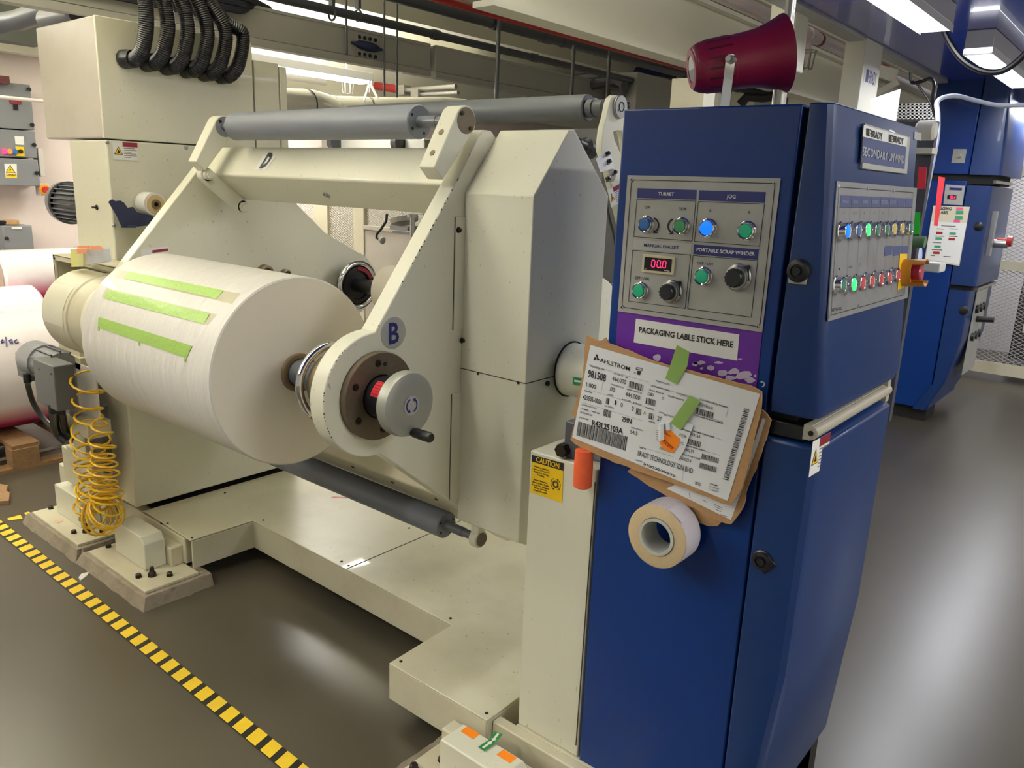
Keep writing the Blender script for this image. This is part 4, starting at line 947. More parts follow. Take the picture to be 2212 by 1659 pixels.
obj('engraved_lines', b, PRINT, T, flat=True)
b = B()
for i in range(8):
    x0_, x1_ = xs[i] + 3, xs[i + 1] - 2; tp = 655 + (x0_ - 412) * .045
    b.ppoly(ZG, [(x0_ + 4, tp), (x1_ + 4, tp + 4), (x1_, 748), (x0_, 748)])
for x0_, x1_ in ((762, 822), (828, 885), (890, 945)): b.ppoly(ZG, [(x0_, 1055), (x1_, 1048), (x1_ - 6, 1120), (x0_ - 5, 1132)])
obj('blue_heading', b, NAVYF, T, flat=True)
b = B()
for i, s in enumerate(('SPINDLE', 'MODE', 'DRIVE', 'STANDBY', 'RESTORE', 'CUT OFF')):
    m = (xs[i] + xs[i + 1]) / 2; wd = (26 if len(s) > 5 else 18) * (1 - i * .03); b.ptext(ZG, s, (m - wd, 716 + i), (m + wd, 718 + i), 24, .01, .001)
obj('heading_lettering', b, mat('pale_letters', (150, 156, 180), .5), T, flat=True)
b = B()
for p, s in (((440, 805), 'A'), ((515, 805), '1 / 2'), ((600, 803), 'A'), ((678, 803), 'B'), ((745, 803), 'A'), ((407, 1240), '1'), ((480, 1225), 'STOP'), ((565, 1205), 'C')):
    wd = 6 if len(s) == 1 else 26; b.ptext(ZG, s, p, (p[0] + wd, p[1] - 1), 18, .005, .001)
b.ptext(ZG, 'BTG-02.', (355, 1562), (430, 1545), 22, .012, .001)
obj('black_lettering', b, PRINT, T, flat=True)
for cap, m in (((480, 935), BLIT), ((565, 930), BDIM), ((638, 925), GLIT), ((712, 925), GDIM), ((785, 922), GDIM), ((842, 918), YBTN), ((903, 912), YBTN), ((970, 912), GDIM), ((447, 1355), GDIM), ((527, 1350), GLIT), ((597, 1340), RBTN), ((669, 1325), RBTN), ((739, 1310), RBTN), ((804, 1298), RBTN), ((870, 1280), RBTN)):
    button(T, ZG, nD, cap, .016, m, .0155)
for p in ((400, 583), (628, 605), (830, 622), (325, 1600), (555, 1520), (757, 1465)):
    b = B(); c = ZG(*p); b.lathe(c, nD, [(0, .0036), (.0012, .0032)], 12); obj('panel_screw', b, WHITE if p[0] == 400 else STEEL, T)
b = B(); b.ppoly(ZG, [(880, 1112), (938, 1112), (915, 1372), (862, 1395)], .0012); obj('yellow_patch', b, YELLOW, T, flat=True)
c = ZG(905, 1260, .0); NG = nD
T = thing('emergency_stop', 'red emergency stop button inside an orange-yellow guard at the door panel corner', 'button', tuple(c))
P3 = c
b = B(); b.lathe(P3, nD, [(0, .014), (.02, .014), (.02, .0165), (.036, .0175), (.039, .015), (.039, .0)], 28); obj('red_mushroom', b, mat('red_mushroom_button', (170, 40, 66), .35, coat=.3), T)
b = B(); d_, u_, v_ = b.basis(nD)
GU = mat('orange_guard', (206, 140, 44), .4)
def guard(a0_, a1_, L0, L1, nseg=14):
    ro, ri = .030, .0275
    b.lathe(P3, nD, [(L0, ri), (L0, ro), (L1, ro), (L1, ri), (L0, ri)], nseg, math.radians(a0_), math.radians(a1_), False)
guard(0, 360, 0, .022, 32); guard(40, 140, .022, .047); guard(220, 320, .022, .047)
obj('guard', b, GU, T)
# small plate and sticker
b = B(); b.pslab(ZD, [(990, 160), (1045, 172), (1040, 232), (988, 220)], .0012); single('small_metal_tag', b, PANEL, 'small grey metal tag at the top right corner of the blue door', 'plate')
PL = Plane((-.4445, 1.5, 1), (1, 0, .0)).zoom(1640, 660, 3.318)
warn_sticker('hazard_sticker', 'white, yellow and maroon electrical hazard sticker on the lower blue door', PL, PL(383, 975), PL(511, 906), PL(478, 1150), PL(352, 1232))

# ---------------- horn and pole on top
zh = PY(1.50).zoom(1460, 30, 7.9); a0_ = zh(272, 950); a1_ = PY(1.615).zoom(1460, 30, 7.9)(1838, 680); hd = (a1_ - a0_).normalized(); HL = (a1_ - a0_).length
T = thing('horn_loudspeaker', 'maroon plastic horn loudspeaker on a steel bracket on top of the blue cabinet', 'loudspeaker', (-.76, 1.55, 1.706))
k = HL
b = B(); b.lathe(a0_, hd, [(0, .0), (0, .038), (.003, .0415), (.012, .046), (.022, .0485), (.42 * k, .0515), (.425 * k, .0505), (.6 * k, .0525), (.72 * k, .0555), (.84 * k, .0615), (.93 * k, .068), (.98 * k, .0725), (k, .0735), (k - .001, .069), (.9 * k, .058), (.6 * k, .045)], 56, close=False); obj('bell', b, HORN, T)
b = B(); ba = b.basis(hd)
for q_ in range(16):
    an_ = 2 * math.pi * (q_ + .5) / 16; r_ = ba[1] * math.cos(an_) + ba[2] * math.sin(an_); b.bar(a0_ + hd * .026 + r_ * .0488, a0_ + hd * .40 * k + r_ * .0510, .0032, .0024, r_)
obj('groove', b, HORND, T)
PH2 = Plane(a0_ - hd * .0024, -hd)
b = B(); b.lathe(a0_ + hd * .0006, -hd, [(0, .0385), (.0022, .0375), (.0022, .0255), (.0005, .025)], 32, close=False); obj('end_cap', b, mat('faded_maroon', (146, 52, 84), .45), T)
b = B(); b.disc(PH2, a0_, .0245, .0006, 24, 0.0001, -90, 90); obj('type_label', b, WHITE, T, flat=True)
b = B(); b.disc(PH2, a0_, .0245, .0006, 24, 0.0001, 90, 270); obj('type_label', b, GREY, T, flat=True)
b = B(); yb = 1.488; pt = at(1578, 128, 'y', yb); pb = at(1566, 226, 'y', yb)
b.extr([(pt.x - .0095, yb, pt.z), (pt.x + .0095, yb, pt.z), (pb.x + .0095, yb, 1.7065), (pb.x - .0095, yb, 1.7065)], (0, .003, 0)); b.cyl(pt + V((0, .001, 0)), pt + V((0, .004, 0)), .0098, n=20); obj('bracket', b, CHROME, T)
b = B(); b.cyl(pt, pt + V((0, -.004, 0)), .0085, n=20); b.cyl(pt + V((0, -.004, 0)), pt + V((0, -.011, 0)), .006, n=6); b.cyl(pt, pt + V((0, .02, 0)), .004, n=10); obj('bolt', b, STEEL, T)
b = B(); q = at(1683, 214, 'y', 1.62); b.cyl((q.x, 1.62, 1.706), (q.x, 1.62, 1.78), .0135, n=20); b.cyl((q.x + .001, 1.62, 1.765), (q.x + .003, 1.62, 2.6), .0095, n=18)
single('chrome_conduit_pole', b, mat('satin_steel_tube', (186, 184, 182), .25, metal=.9), 'bright steel conduit pole rising from the blue cabinet behind the horn', 'pole')

# ---------------- cardboard label boards hanging on tape
def board(name, label, y, pts, zoom=(1200, 660, 3.456), t=.004, m=CARD):
    P = PY(y).zoom(*zoom); T = thing(name, label, 'cardboard', tuple(P(*pts[0])), 'cardboard label boards on the blue cabinet')
    rnd = random.Random(len(pts)); out = []
    for i in range(len(pts)):
        p, q = pts[i], pts[(i + 1) % len(pts)]; n = max(1, int(math.dist(p, q) / 45))
        for k in range(n): t_ = k / n; out.append((p[0] + (q[0] - p[0]) * t_ + rnd.uniform(-4, 4), p[1] + (q[1] - p[1]) * t_ + rnd.uniform(-4, 4)))
    b = B(); b.pslab(P, out, t); obj('board', b, m, T)
    return T
T3 = board('cardboard_label_board', 'rearmost torn brown cardboard board, only its rounded lower edge showing', 1.432, [(850, 1400), (905, 1480), (1000, 1590), (1150, 1645), (1215, 1640), (1255, 1605), (1250, 1400), (1000, 1300)])
T2 = board('cardboard_label_board', 'middle torn brown cardboard board with a white sheet behind the front one', 1.424, [(540, 1240), (700, 1340), (870, 1440), (1040, 1510), (1180, 1590), (1320, 1632), (1410, 1500), (1440, 1350), (1500, 1220), (1545, 1080), (1590, 950), (1612, 850), (1550, 770), (1300, 800), (800, 1000)])
Pm = PY(1.4235).zoom(1200, 660, 3.456)
Pm2 = PY(1.420).zoom(1200, 660, 3.456)
b = B(); b.ppoly(Pm2, [(825, 1365), (1000, 1300), (1490, 1000), (1545, 838), (1568, 850), (1520, 1010), (1310, 1602), (1005, 1450)], .0006); obj('paper_label', b, LABEL, T2, flat=True)
b = B()
for p, q in (((1100, 1450), (1130, 1470)), ((1180, 1480), (1240, 1510)), ((1190, 1500), (1245, 1525)), ((1195, 1520), (1235, 1540)), ((1230, 1560), (1290, 1580)), ((1000, 1400), (1004, 1445))): b.pline(Pm2, [p, q], .0014, .001)
obj('faded_print', b, GREYPR, T2, flat=True)
YB = 1.408
T = board('cardboard_label_board', 'front brown cardboard board with torn edges carrying the large shipping label', YB, [(235, 222), (330, 262), (352, 262), (380, 235), (410, 285), (560, 330), (700, 400), (850, 445), (1000, 480), (1250, 545), (1490, 605), (1545, 640), (1540, 760), (1500, 930), (1455, 1150), (1400, 1370), (1315, 1484), (1250, 1470), (1100, 1410), (850, 1310), (600, 1225), (400, 1150), (200, 1060), (118, 1000), (160, 850), (122, 795), (160, 730), (205, 560)])
PLB = PY(YB - .0045).zoom(1200, 660, 3.456)
T = thing('shipping_label', 'large white printed shipping label with barcodes taped on the front cardboard board', 'label', tuple(PLB(700, 900)))
b = B(); n = 10; TLc, TRc, BRc, BLc = (260, 294), (1528, 660), (1285, 1458), (125, 985)
rows = []
for i in range(n + 1):
    r = []
    for j in range(n + 1):
        u, v = i / n, j / n
        px = (1 - v) * ((1 - u) * TLc[0] + u * TRc[0]) + v * ((1 - u) * BLc[0] + u * BRc[0]); py = (1 - v) * ((1 - u) * TLc[1] + u * TRc[1]) + v * ((1 - u) * BLc[1] + u * BRc[1])
        r.append(b.bm.verts.new(PLB(px, py, .0003)))
    rows.append(r)
for p, q in zip(rows, rows[1:]):
    for j in range(n): b.face([p[j], q[j], q[j + 1], p[j + 1]])
obj('sheet', b, LABEL, T, flat=True)
dxy = V((1268, 366)).normalized() if False else (.9608, .2773)
def lt(b, s, x, y, wd, h, bold=0, ang=None, lift=.0012):
    """label line: start point, length along the slanted line, cap height in zoom units"""
    dx, dy = dxy if ang is None else ang
    b.ptext(PLB, s, (x, y), (x + dx * wd, y + dy * wd), h, bold, lift)
b = B()
lt(b, 'AHLSTROM', 330, 420, 232, 30, .01, (.955, .297))
lt(b, '981508', 240, 530, 138, 52, .022); lt(b, '1.000', 228, 604, 75, 32, .01); lt(b, '425505-0006', 203, 698, 145, 34, .01); lt(b, 'R43L25103A', 270, 894, 240, 40, .03)
lt(b, '444.000', 420, 560, 108, 34, 0); lt(b, '.00', 398, 636, 45, 34, 0); lt(b, '444.000', 520, 676, 112, 34); lt(b, '1', 440, 740, 12, 34); lt(b, '0', 484, 756, 16, 34); lt(b, '0', 566, 783, 16, 34); lt(b, 'A', 655, 812, 18, 26)
lt(b, '29IN', 492, 862, 76, 36, .02); lt(b, '54.5', 556, 954, 56, 28); lt(b, '3280', 685, 668, 46, 24); lt(b, 'YD', 788, 700, 22, 20); lt(b, '20', 757, 856, 36, 34); lt(b, 'BRADY TECHNOLOGY SDN BHD', 612, 1118, 432, 38, .006, (.948, .318))
lt(b, '>>>>>>>>>>>', 655, 1195, 255, 28, .02, (.93, .367)); lt(b, '4505496646', 1060, 745, 118, 24, 0, (.955, .297)); lt(b, '959164', 1002, 970, 78, 24); lt(b, '1400215', 948, 1080, 85, 24); lt(b, '1400214', 928, 1150, 85, 24); lt(b, 'R02', 1042, 1336, 40, 24)
lt(b, '11/25/21', 905, 662, 84, 15); lt(b, 'FEB', 926, 976, 52, 20, .02); lt(b, 'YD', 930, 1035, 28, 20)
for s, x, y, wd in (('ORDER NUMBER - LINE', 255, 455, 110), ('NET WEIGHT', 434, 512, 75), ('LB', 520, 538, 18), ('ITEM NUMBER', 215, 640, 60), ('TARE WEIGHT LB', 410, 592, 100), ('GROSS WEIGHT LB', 530, 628, 118), ('# UNITS', 388, 668, 44), ('# PATCHES', 497, 704, 66), ('# SPLICES', 580, 730, 64), ('POSITION', 672, 766, 62), ('SIZE (WIDTH)', 365, 752, 72), ('CUSTOMER PRODUCT DESC', 192, 742, 120), ('1.0 MIL - WII 29', 188, 772, 145), ('4% MOISTURE', 182, 800, 95), ('UNIT NUMBER', 175, 838, 75), ('BASIS WEIGHT', 565, 915, 92), ('PRODUCTS', 752, 568, 105), ('DATE MANUFACTURED', 712, 602, 150), ('LINEAL MEASURE', 698, 634, 115), ('SQUARE MEASURE', 838, 678, 125), ('DIAM', 772, 800, 34), ('WII IN', 692, 868, 52), ('CUSTOMER ORDER NUMBER', 1072, 706, 222), ('CUSTOMER RELEASE NUMBER', 1032, 822, 228), ('CUSTOMER ITEM NUMBER', 1015, 940, 175), ('PARENT WORK ORDER', 968, 1048, 158), ('CHILD WORK ORDER', 938, 1112, 150), ('SHIP TO', 628, 1065, 48), ('UNWIND', 598, 1158, 52), ('STRMP', 1150, 1335, 60), ('11/26/21', 1148, 1355, 74), ('12:50:07', 1145, 1376, 76)):
    lt(b, s, x, y, wd, 11, .012 if s.isupper() else 0)
for q in ([(282, 405), (292, 385), (305, 388), (297, 408)], [(303, 362), (316, 368), (312, 392), (300, 380)], [(305, 400), (312, 384), (328, 404), (318, 412)]): b.ppoly(PLB, q, .0012)
b.pline(PLB, [(600, 470), (606, 462), (645, 470), (648, 484), (598, 474)], .0014, .0012); b.ppoly(PLB, [(612, 486), (640, 490), (628, 520), (610, 515)], .0012); b.disc(PLB, PLB(594, 502), .0018, .0012, 12, .001)
obj('black_print', b, PRINT, T, flat=True)
rnd = random.Random(5)
def barcode(b, x, y, L, H, n, ang=dxy, perp=(-.147, .989), dens=.5):
    """bars along a slanted line"""
    s = 0; W = [rnd.choice((1, 1, 2, 3)) for _ in range(n)]; tot = sum(W) * 2
    for i, wd in enumerate(W):
        x0_ = s / tot * L; x1_ = (s + wd) / tot * L; s += wd * 2 if dens == .5 else wd + rnd.choice((1, 2, 3))
        if x1_ > L: break
        A = (x + ang[0] * x0_, y + ang[1] * x0_); C = (x + ang[0] * x1_, y + ang[1] * x1_)
        b.ppoly(PLB, [A, C, (C[0] + perp[0] * H, C[1] + perp[1] * H), (A[0] + perp[0] * H, A[1] + perp[1] * H)], .0012)
b = B()
barcode(b, 172, 864, 388, 105, 60, (.953, .303), (-.15, .989))
barcode(b, 552, 562, 112, 50, 14); barcode(b, 380, 688, 30, 46, 4); barcode(b, 362, 772, 60, 52, 8); barcode(b, 678, 686, 76, 48, 9); barcode(b, 605, 765, 40, 46, 5); barcode(b, 700, 800, 40, 46, 4)
barcode(b, 1052, 762, 140, 46, 18); barcode(b, 985, 990, 108, 42, 14); barcode(b, 1095, 1105, 132, 40, 18); barcode(b, 1078, 1172, 132, 40, 18)
barcode(b, 1408, 768, 558, 42, 64, (-.287, .958), (.96, .28))
obj('barcode', b, PRINT, T, flat=True)
b = B()
for p, q in (((250, 440), (700, 575)), ((225, 622), (710, 770)), ((200, 722), (650, 860)), ((700, 590), (1000, 680)), ((1072, 690), (1290, 760)), ((1040, 806), (1250, 870)), ((1010, 930), (1250, 1005)), ((960, 1040), (1230, 1120)), ((620, 1050), (930, 1145)), ((960, 1170), (945, 1330)), ((355, 560), (340, 650)), ((1290, 760), (1275, 830))): b.pline(PLB, [p, q], .0005, .0011)
obj('rule_lines', b, GREYPR, T, flat=True)
# small label flap and tapes on it
PLC = PY(YB - .0075).zoom(1200, 660, 3.456)
T = thing('small_label', 'small crumpled white label with an orange accept sticker on the shipping label', 'label', tuple(PLC(850, 980)))
b = B(); b.pslab(PLC, [(812, 808), (1030, 890), (965, 1075), (920, 1150), (700, 1030)], .0008); obj('backing', b, LABEL, T)
b = B()
for i in range(6): b.pline(PLC, [(745 + i * 2, 930 + i * 16), (800 + i * 3, 945 + i * 16)], .001, .0014)
b.ptext(PLC, 'BRADY', (835, 822), (895, 845), 13, .01, .0014); b.ppoly(PLC, [(812, 808), (830, 814), (828, 826), (810, 820)], .0014); b.ptext(PLC, '9509164', (875, 882), (950, 912), 14, .01, .0014); b.pline(PLC, [(920, 852), (980, 872)], .001, .0014); b.pline(PLC, [(900, 905), (1010, 945)], .003, .0014); b.ptext(PLC, 'FEB', (924, 972), (974, 992), 20, .02, .0014); b.ptext(PLC, 'YD', (930, 1034), (958, 1044), 20, .01, .0014)
for i in range(16): b.ppoly(PLC, [(780 + i * 6.6, 1050 + i * 2.2), (783 + i * 6.6, 1051 + i * 2.2), (780 + i * 6.6, 1072 + i * 2.2), (777 + i * 6.6, 1071 + i * 2.2)], .0014)
obj('print', b, GREYPR, T, flat=True)
b = B(); b.pslab(PLC, [(820, 925), (848, 925), (925, 990), (920, 1040), (880, 1098), (820, 1080), (778, 1030), (800, 990)], .0016, .001); obj('orange_sticker', b, FLUO, T)
b = B(); b.ptext(PLC, 'CCEPT', (800, 1020), (870, 1082), 24, .02, .004); b.ptext(PLC, 'BRADY', (812, 955), (860, 985), 14, .01, .004); obj('sticker_print', b, mat('dark_red_print', (120, 40, 20), .6), T, flat=True)
b = B(); c0_ = PLC(792, 880, .006); c1_ = PLC(790, 1000, .006); b.cyl(c0_, c1_, .006, n=14); c0_ = PLC(838, 870, .004); c1_ = PLC(840, 930, .004); b.cyl(c0_, c1_, .0045, n=12); obj('curled_paper', b, LABEL, T)
GT = mat('green_masking_tape_flat', (150, 186, 100), .3, coat=.3, alpha=.86)
for lab, q, y in (('upper strip of translucent green masking tape holding the boards to the cabinet', [(907, 295), (1000, 345), (985, 450), (905, 590), (820, 545), (865, 420)], YB - .007), ('lower strip of translucent green masking tape across the small label', [(1003, 668), (1080, 720), (990, 850), (935, 930), (858, 875)], YB - .0105)):
    P_ = PY(y).zoom(1200, 660, 3.456); b = B(); b.pslab(P_, q, .0005); single('green_tape_strip', b, GT, lab, 'tape', group='green tape strips on the label boards')

# ---------------- tape roll hanging on the cabinet
T = thing('label_tape_roll', 'roll of printed white tape with hollow grey core stuck on the blue cabinet front', 'tape roll', (-.716, 1.44, .86))
c = V((-.716, 1.358, .8615)); D = V((0, 1, 0)); Lr = .062
b = B(); b.lathe(c, D, [(.0008, .067), (.0, .0655), (0, .041), (.001, .0405)], 56, close=False); obj('side_face', b, TAN, T)
b = B(); b.lathe(c, D, [(0.0005, .0675), (Lr, .0675), (Lr, .041)], 56, close=False); obj('outer_layer', b, mat('printed_tape_surface', (206, 200, 206), .5), T)
b = B()
for k in range(9): b.lathe(c + D * (.006 + k * .006), D, [(0, .0678), (.0011, .0678)], 48, close=False, a0=math.radians(-75), a1=math.radians(118))
obj('printed_line', b, mat('tape_print_line', (150, 140, 156), .6), T)
b = B(); b.lathe(c - D * .003, D, [(0, .0335), (0, .0395), (.03, .0395), (Lr, .0395), (Lr, .0335), (0, .0335)], 48, close=False); obj('core', b, mat('grey_plastic_core', (190, 192, 184), .4), T)
b = B(); R3 = .0685; d_, u_, v_ = b.basis(D)
pts = []
for k in range(6):
    a_ = math.radians(72 - k * 6); lift = max(0, (k - 4)) * .002; pts.append((c.x + (R3 + lift) * math.cos(a_), c.z + (R3 + lift) * math.sin(a_)))
b.prism([*pts, *[(x, z + .0006) for x, z in reversed(pts)]], 'y', c.y + .002, c.y + Lr - .004); obj('loose_end', b, bpy.data.materials['printed_tape_surface'], T)
# ============================================================ REAR DANCER ARM AND DARK ROLLER
AH = (1.983, 1.771)
roller('guide_roller', 'dark grey idler roller behind the upper guide roller, reaching to the pivoting arm', -2.45, -1.385, (1.988, 1.772), .0375, ROLLERD, .015, .05, .02)
T = thing('dancer_arm', 'white slotted pivot arm with round steel bearing between gear housing and blue cabinet', 'arm', (-1.3, 1.98, 1.2))
ZA = PX(-1.31).zoom(1060, 0, 3.456)
b = B()
hub = ZA(910, 800)
outl = [(842, 770), (820, 880), (797, 960), (786, 1060), (785, 1130), (803, 1190), (840, 1310), (870, 1430), (905, 1560), (940, 1700), (1010, 1700), (1010, 1200), (985, 1000), (975, 880), (960, 770), (930, 720), (880, 712), (855, 735)]
slot = [(872, 985), (895, 975), (935, 980), (952, 1040), (968, 1160), (935, 1165), (905, 1100), (880, 1040)]
# left wall, right wall and web around the slot
L_ = outl[:5] + [(803, 1190), (935, 1165), (905, 1100), (880, 1040), (872, 985), (895, 975), (935, 980), (975, 880), (960, 770), (930, 720), (880, 712), (855, 735)]
b.pslab(ZA, L_, .02)
b.pslab(ZA, [(935, 980), (952, 1040), (968, 1160), (1000, 1170), (985, 1000), (975, 880)], .02)
b.pslab(ZA, [(803, 1190), (935, 1165), (1010, 1180), (1010, 1700), (940, 1700), (905, 1560), (870, 1430), (840, 1310)], .02)
obj('arm_plate', b, CREAM, T, .002)
b = B(); b.lathe(hub, (1, 0, 0), [(.01, .030), (.028, .0315), (.030, .030), (.030, .013), (.0295, .013), (.0295, .0115), (.030, .0115), (.030, .002), (.029, .0005)], 40, close=False); o = obj('bearing', b, STEEL, T)
b = B(); b.torus(hub + V((.0305, 0, 0)), (1, 0, 0), .0125, .0012, 32, 6); 
for q in ((955, 772), (885, 826)): b.cyl(ZA(*q) + V((.024, 0, 0)), ZA(*q) + V((.0305, 0, 0)), .003, n=10)
obj('bearing_groove', b, DARK, T)
b = B(); b.cyl(V((-1.385, *AH)), V((-1.33, *AH)), .0225, n=24); b.lathe(V((-1.38, *AH)), (1, 0, 0), [(0, .018), (.0, .026), (.02, .027), (.022, .02)], 20); obj('bearing_block', b, DGREY, T)
b = B(); c = ZA(975, 776); b.lathe(c + V((-.01, .04, 0)), (1, 0, 0), [(0, .008), (.01, .010), (.014, .006)], 14); obj('knob', b, BLACK, T)
b = B(); c = ZA(895, 1310, .02); b.cyl(c, c + V((.006, 0, 0)), .018, n=24); obj('round_cover', b, CAST, T)
b = B(); 
for q in ((865, 1145), (875, 1205), (918, 1285), (868, 1335)): p = ZA(*q, .02); b.lathe(p, (1, -.4, .1), [(0, .006), (.012, .006), (.014, .003)], 8); b.tube([p + V((.01, 0, 0)), p + V((.012, -.01, -.006)), p + V((.012, -.02, -.008))], .0022, 6)
obj('clamp_lever', b, BLACK, T)
b = B(); b.ppoly(ZA, [(785, 1185), (885, 1105), (925, 1255), (818, 1285)], .0215); obj('clear_sleeve', b, WHITE, T, flat=True)
pw = Plane((-1.289, 0, 0), (1, 0, 0)).zoom(1060, 0, 3.456)
warn_sticker('hazard_sticker', 'hazard sticker on the white pivot arm beside the upper left edge of the blue cabinet', pw, pw(873, 1420), pw(965, 1370), pw(960, 1500), pw(897, 1550))
q = [at(1312, y, 'x', -1.25) if False else at(x, y, 'y', 2.05) for x, y in ((1311, 425), (1313, 455), (1318, 478), (1325, 500), (1330, 530))]
b = B(); b.tube(q, .004, 8); single('thin_black_cable', b, BLACK, 'thin black cable hanging between gear housing and blue cabinet', 'cable')
T = thing('rear_machine_frame', 'shadowed cream frame of the next machine seen through the gap left of the blue cabinet', 'machine', (-1.3, 2.7, .5))
b = B(); b.box(-1.9, -1.15, 3.0, 3.08, 1.28, 1.38); b.box(-1.9, -1.15, 3.0, 3.1, .9, .95); b.box(-1.75, -1.6, 3.1, 3.2, .2, 2.0); obj('rail', b, CREAMD, T)
b = B(); b.cyl((-2.2, 2.75, 1.10), (-1.25, 2.75, 1.10), .075, n=32); obj('web_roller', b, STEEL, T)
b = B(); b.cyl((-2.2, 2.9, .80), (-1.25, 2.9, .80), .12, n=32); obj('web_roller', b, CREAMD, T)
b = B(); b.box(-2.2, -1.2, 3.3, 3.4, .3, 1.65); obj('dark_panel', b, DGREY, T)
b = B(); c = at(1275, 325, 'y', 2.2); b.lathe(c, (.1, -1, .2), [(0, .03), (.04, .032), (.05, .02), (.09, .018)], 16); obj('sensor', b, BLACK, T)

# ============================================================ CEILING SERVICES
# cable tray (long grey channel) above the column
T = thing('cable_tray', 'long grey cable tray running overhead behind the column box', 'cable tray', (-3.75, 4, 2.2))
xt = -3.75
zt = lambda px, py: at(px, py, 'x', xt).z
zu, zm1, zm0, zl = zt(849, 78), zt(849, 86), zt(849, 138), zt(849, 152)
b = B()
for y0_, y1_ in ((-1.5, 3.655), (3.70, 9.5)):
    b.box(xt - .3, xt, y0_, y1_, zm0 + .004, zu); 
    b.box(xt - .02, xt + .008, y0_, y1_, zl, zm0); b.box(xt - .02, xt + .005, y0_, y1_, zm1 + .006, zu + .003)
obj('channel', b, TRAY, T, .002)
b = B(); p0 = at(772, 74, 'x', xt + .004); p1 = at(828, 130, 'x', xt + .004); b.box(xt, xt + .006, p0.y, p1.y, zm0 + .006, zm1 + .002); obj('splice_plate', b, mat('light_splice_plate', (150, 150, 144), .4), T)
b = B(); c0_ = at(760, 92, 'x', xt + .012); c1_ = at(826, 108, 'x', xt + .012)
cm_ = c0_.lerp(c1_, .5); b.lathe(c0_, c1_ - c0_, [(0, .006), (.03, .012), (.05, .022), ((c1_ - c0_).length * .5, .027), ((c1_ - c0_).length - .05, .022), ((c1_ - c0_).length - .02, .010), ((c1_ - c0_).length, .006)], 16); obj('hose_sleeve', b, NAVY, T)
b = B()
for py in (80, 116):
    for k in range(4): c = at(776 + k * 11.4, py + k * 2.3, 'x', xt + .006); b.cyl(c, c + V((.006, 0, 0)), .0105, n=12)
obj('cable_hole', b, DARK, T)
b = B(); rnd = random.Random(2)
for k in range(9): 
    y = .5 + k * .05; b.tube([(xt + .05 - .03 * (k % 3), -1, zu - .04 + .035 * (k % 3)), (xt + .05 - .03 * (k % 3), 1.0, zu - .05 + .035 * (k % 3)), (xt + .04, 2.15 + .03 * k, zu - .045 + .03 * (k % 3)), (xt - .1, 2.35 + .03 * k, zu + .02)], .018, 8)
b.box(xt - .28, xt + .03, -1, 2.2, zm0 + .05, zu + .06)
single('cable_bundle', b, mat('dark_blue_cables', (30, 32, 46), .6), 'dark bundle of cables filling the tray above the column box', 'cables')
def rod(name, label, px, y0p, y1p, x, r, cat='hanger', m=DPIPE, head=0, group='threaded hangers from the ceiling'):
    p = at(px[0], y0p, 'x', x); q = at(px[1], y1p, 'x', x); q.y = p.y
    b = B(); b.cyl(q, (p.x, p.y, max(p.z, 2.6) if y0p <= 0 else p.z), r, n=12)
    if head: b.cyl(q + V((0, 0, head)), q + V((0, 0, head + .012)), r * 2, n=6)
    return single(name, b, m, label, cat, group=group)
rod('hanger_rod', 'dark hanger rod in front of the tray, left of the splice plate', (747, 748), 0, 118, xt + .03, .008)
rod('hanger_rod', 'left one of the two thin threaded rods crossing the cable tray', (830, 836), 0, 209, xt + .05, .006)
rod('hanger_rod', 'right one of the two thin threaded rods crossing the cable tray', (858, 853), 0, 210, xt + .05, .006)
for px, l in (((1078, 1068), 'left'), ((1240, 1236), 'middle'), ((1318, 1310), 'right')):
    rod('drop_pipe', l + ' one of the three dark vertical pipes behind the dark idler roller', px, 32 if l == 'left' else 98, 214, -3.0 if l == 'left' else -2.95, .011, 'pipe', DPIPE, group='dark vertical drop pipes')
# long pipes along the machine line: each a true line parallel to y
def ypipe(name, label, pa, x, r, m, y0, y1, group=None, cat='pipe', extra=None):
    p = at(*pa, 'x', x); b = B(); b.cyl((x, y0, p.z), (x, y1, p.z), r, n=16)
    if extra:
        for (yy, rr, ln) in extra: b.cyl((x, yy - ln / 2, p.z), (x, yy + ln / 2, p.z), rr, n=18)
    return single(name, b, m, label, cat, group=group)
ypipe('red_pipe', 'red painted pipe along the edge of the big ceiling beam', (1266, 88), xa - .02, .014, RED, -2, 9)
ypipe('dark_overhead_pipe', 'thick dark grey pipe with collars running under the ceiling beside the red pipe', (1150, 71), -3.05, .032, DPIPE, -2, 8, 'dark pipes under the ceiling', extra=((3.45, .037, .05), (3.9, .038, .09), (4.06, .036, .02), (5.6, .038, .1)))
ypipe('dark_overhead_pipe', 'thinner dark grey pipe crossing in front of the cable tray', (1030, 96), -3.45, .022, DPIPE, -2, 6.6, 'dark pipes under the ceiling', extra=((3.4, .028, .05), (4.3, .026, .06)))
for k, (px, py) in enumerate(((773, 10), (717, 8))):
    p = at(px, py, 'x', -3.45); b = B(); b.bar(p + V((0, 0, -.02)), p + V((0, 0, .35)), .018, .03); b.torus(p + V((0, 0, -.05)), (0, 1, 0), .026, .006, 16, 6); single('pipe_clamp', b, DPIPE, ['dark pipe clamp right of the leftmost hanger rod', 'dark pipe clamp left of the leftmost hanger rod'][k], 'clamp')
ypipe('thin_dark_pipe', 'thin dark pipe at the upper left ceiling', (40, 78), -5.9, .03, mat('white_conduit', (206, 202, 196), .4), -2, 4.5)
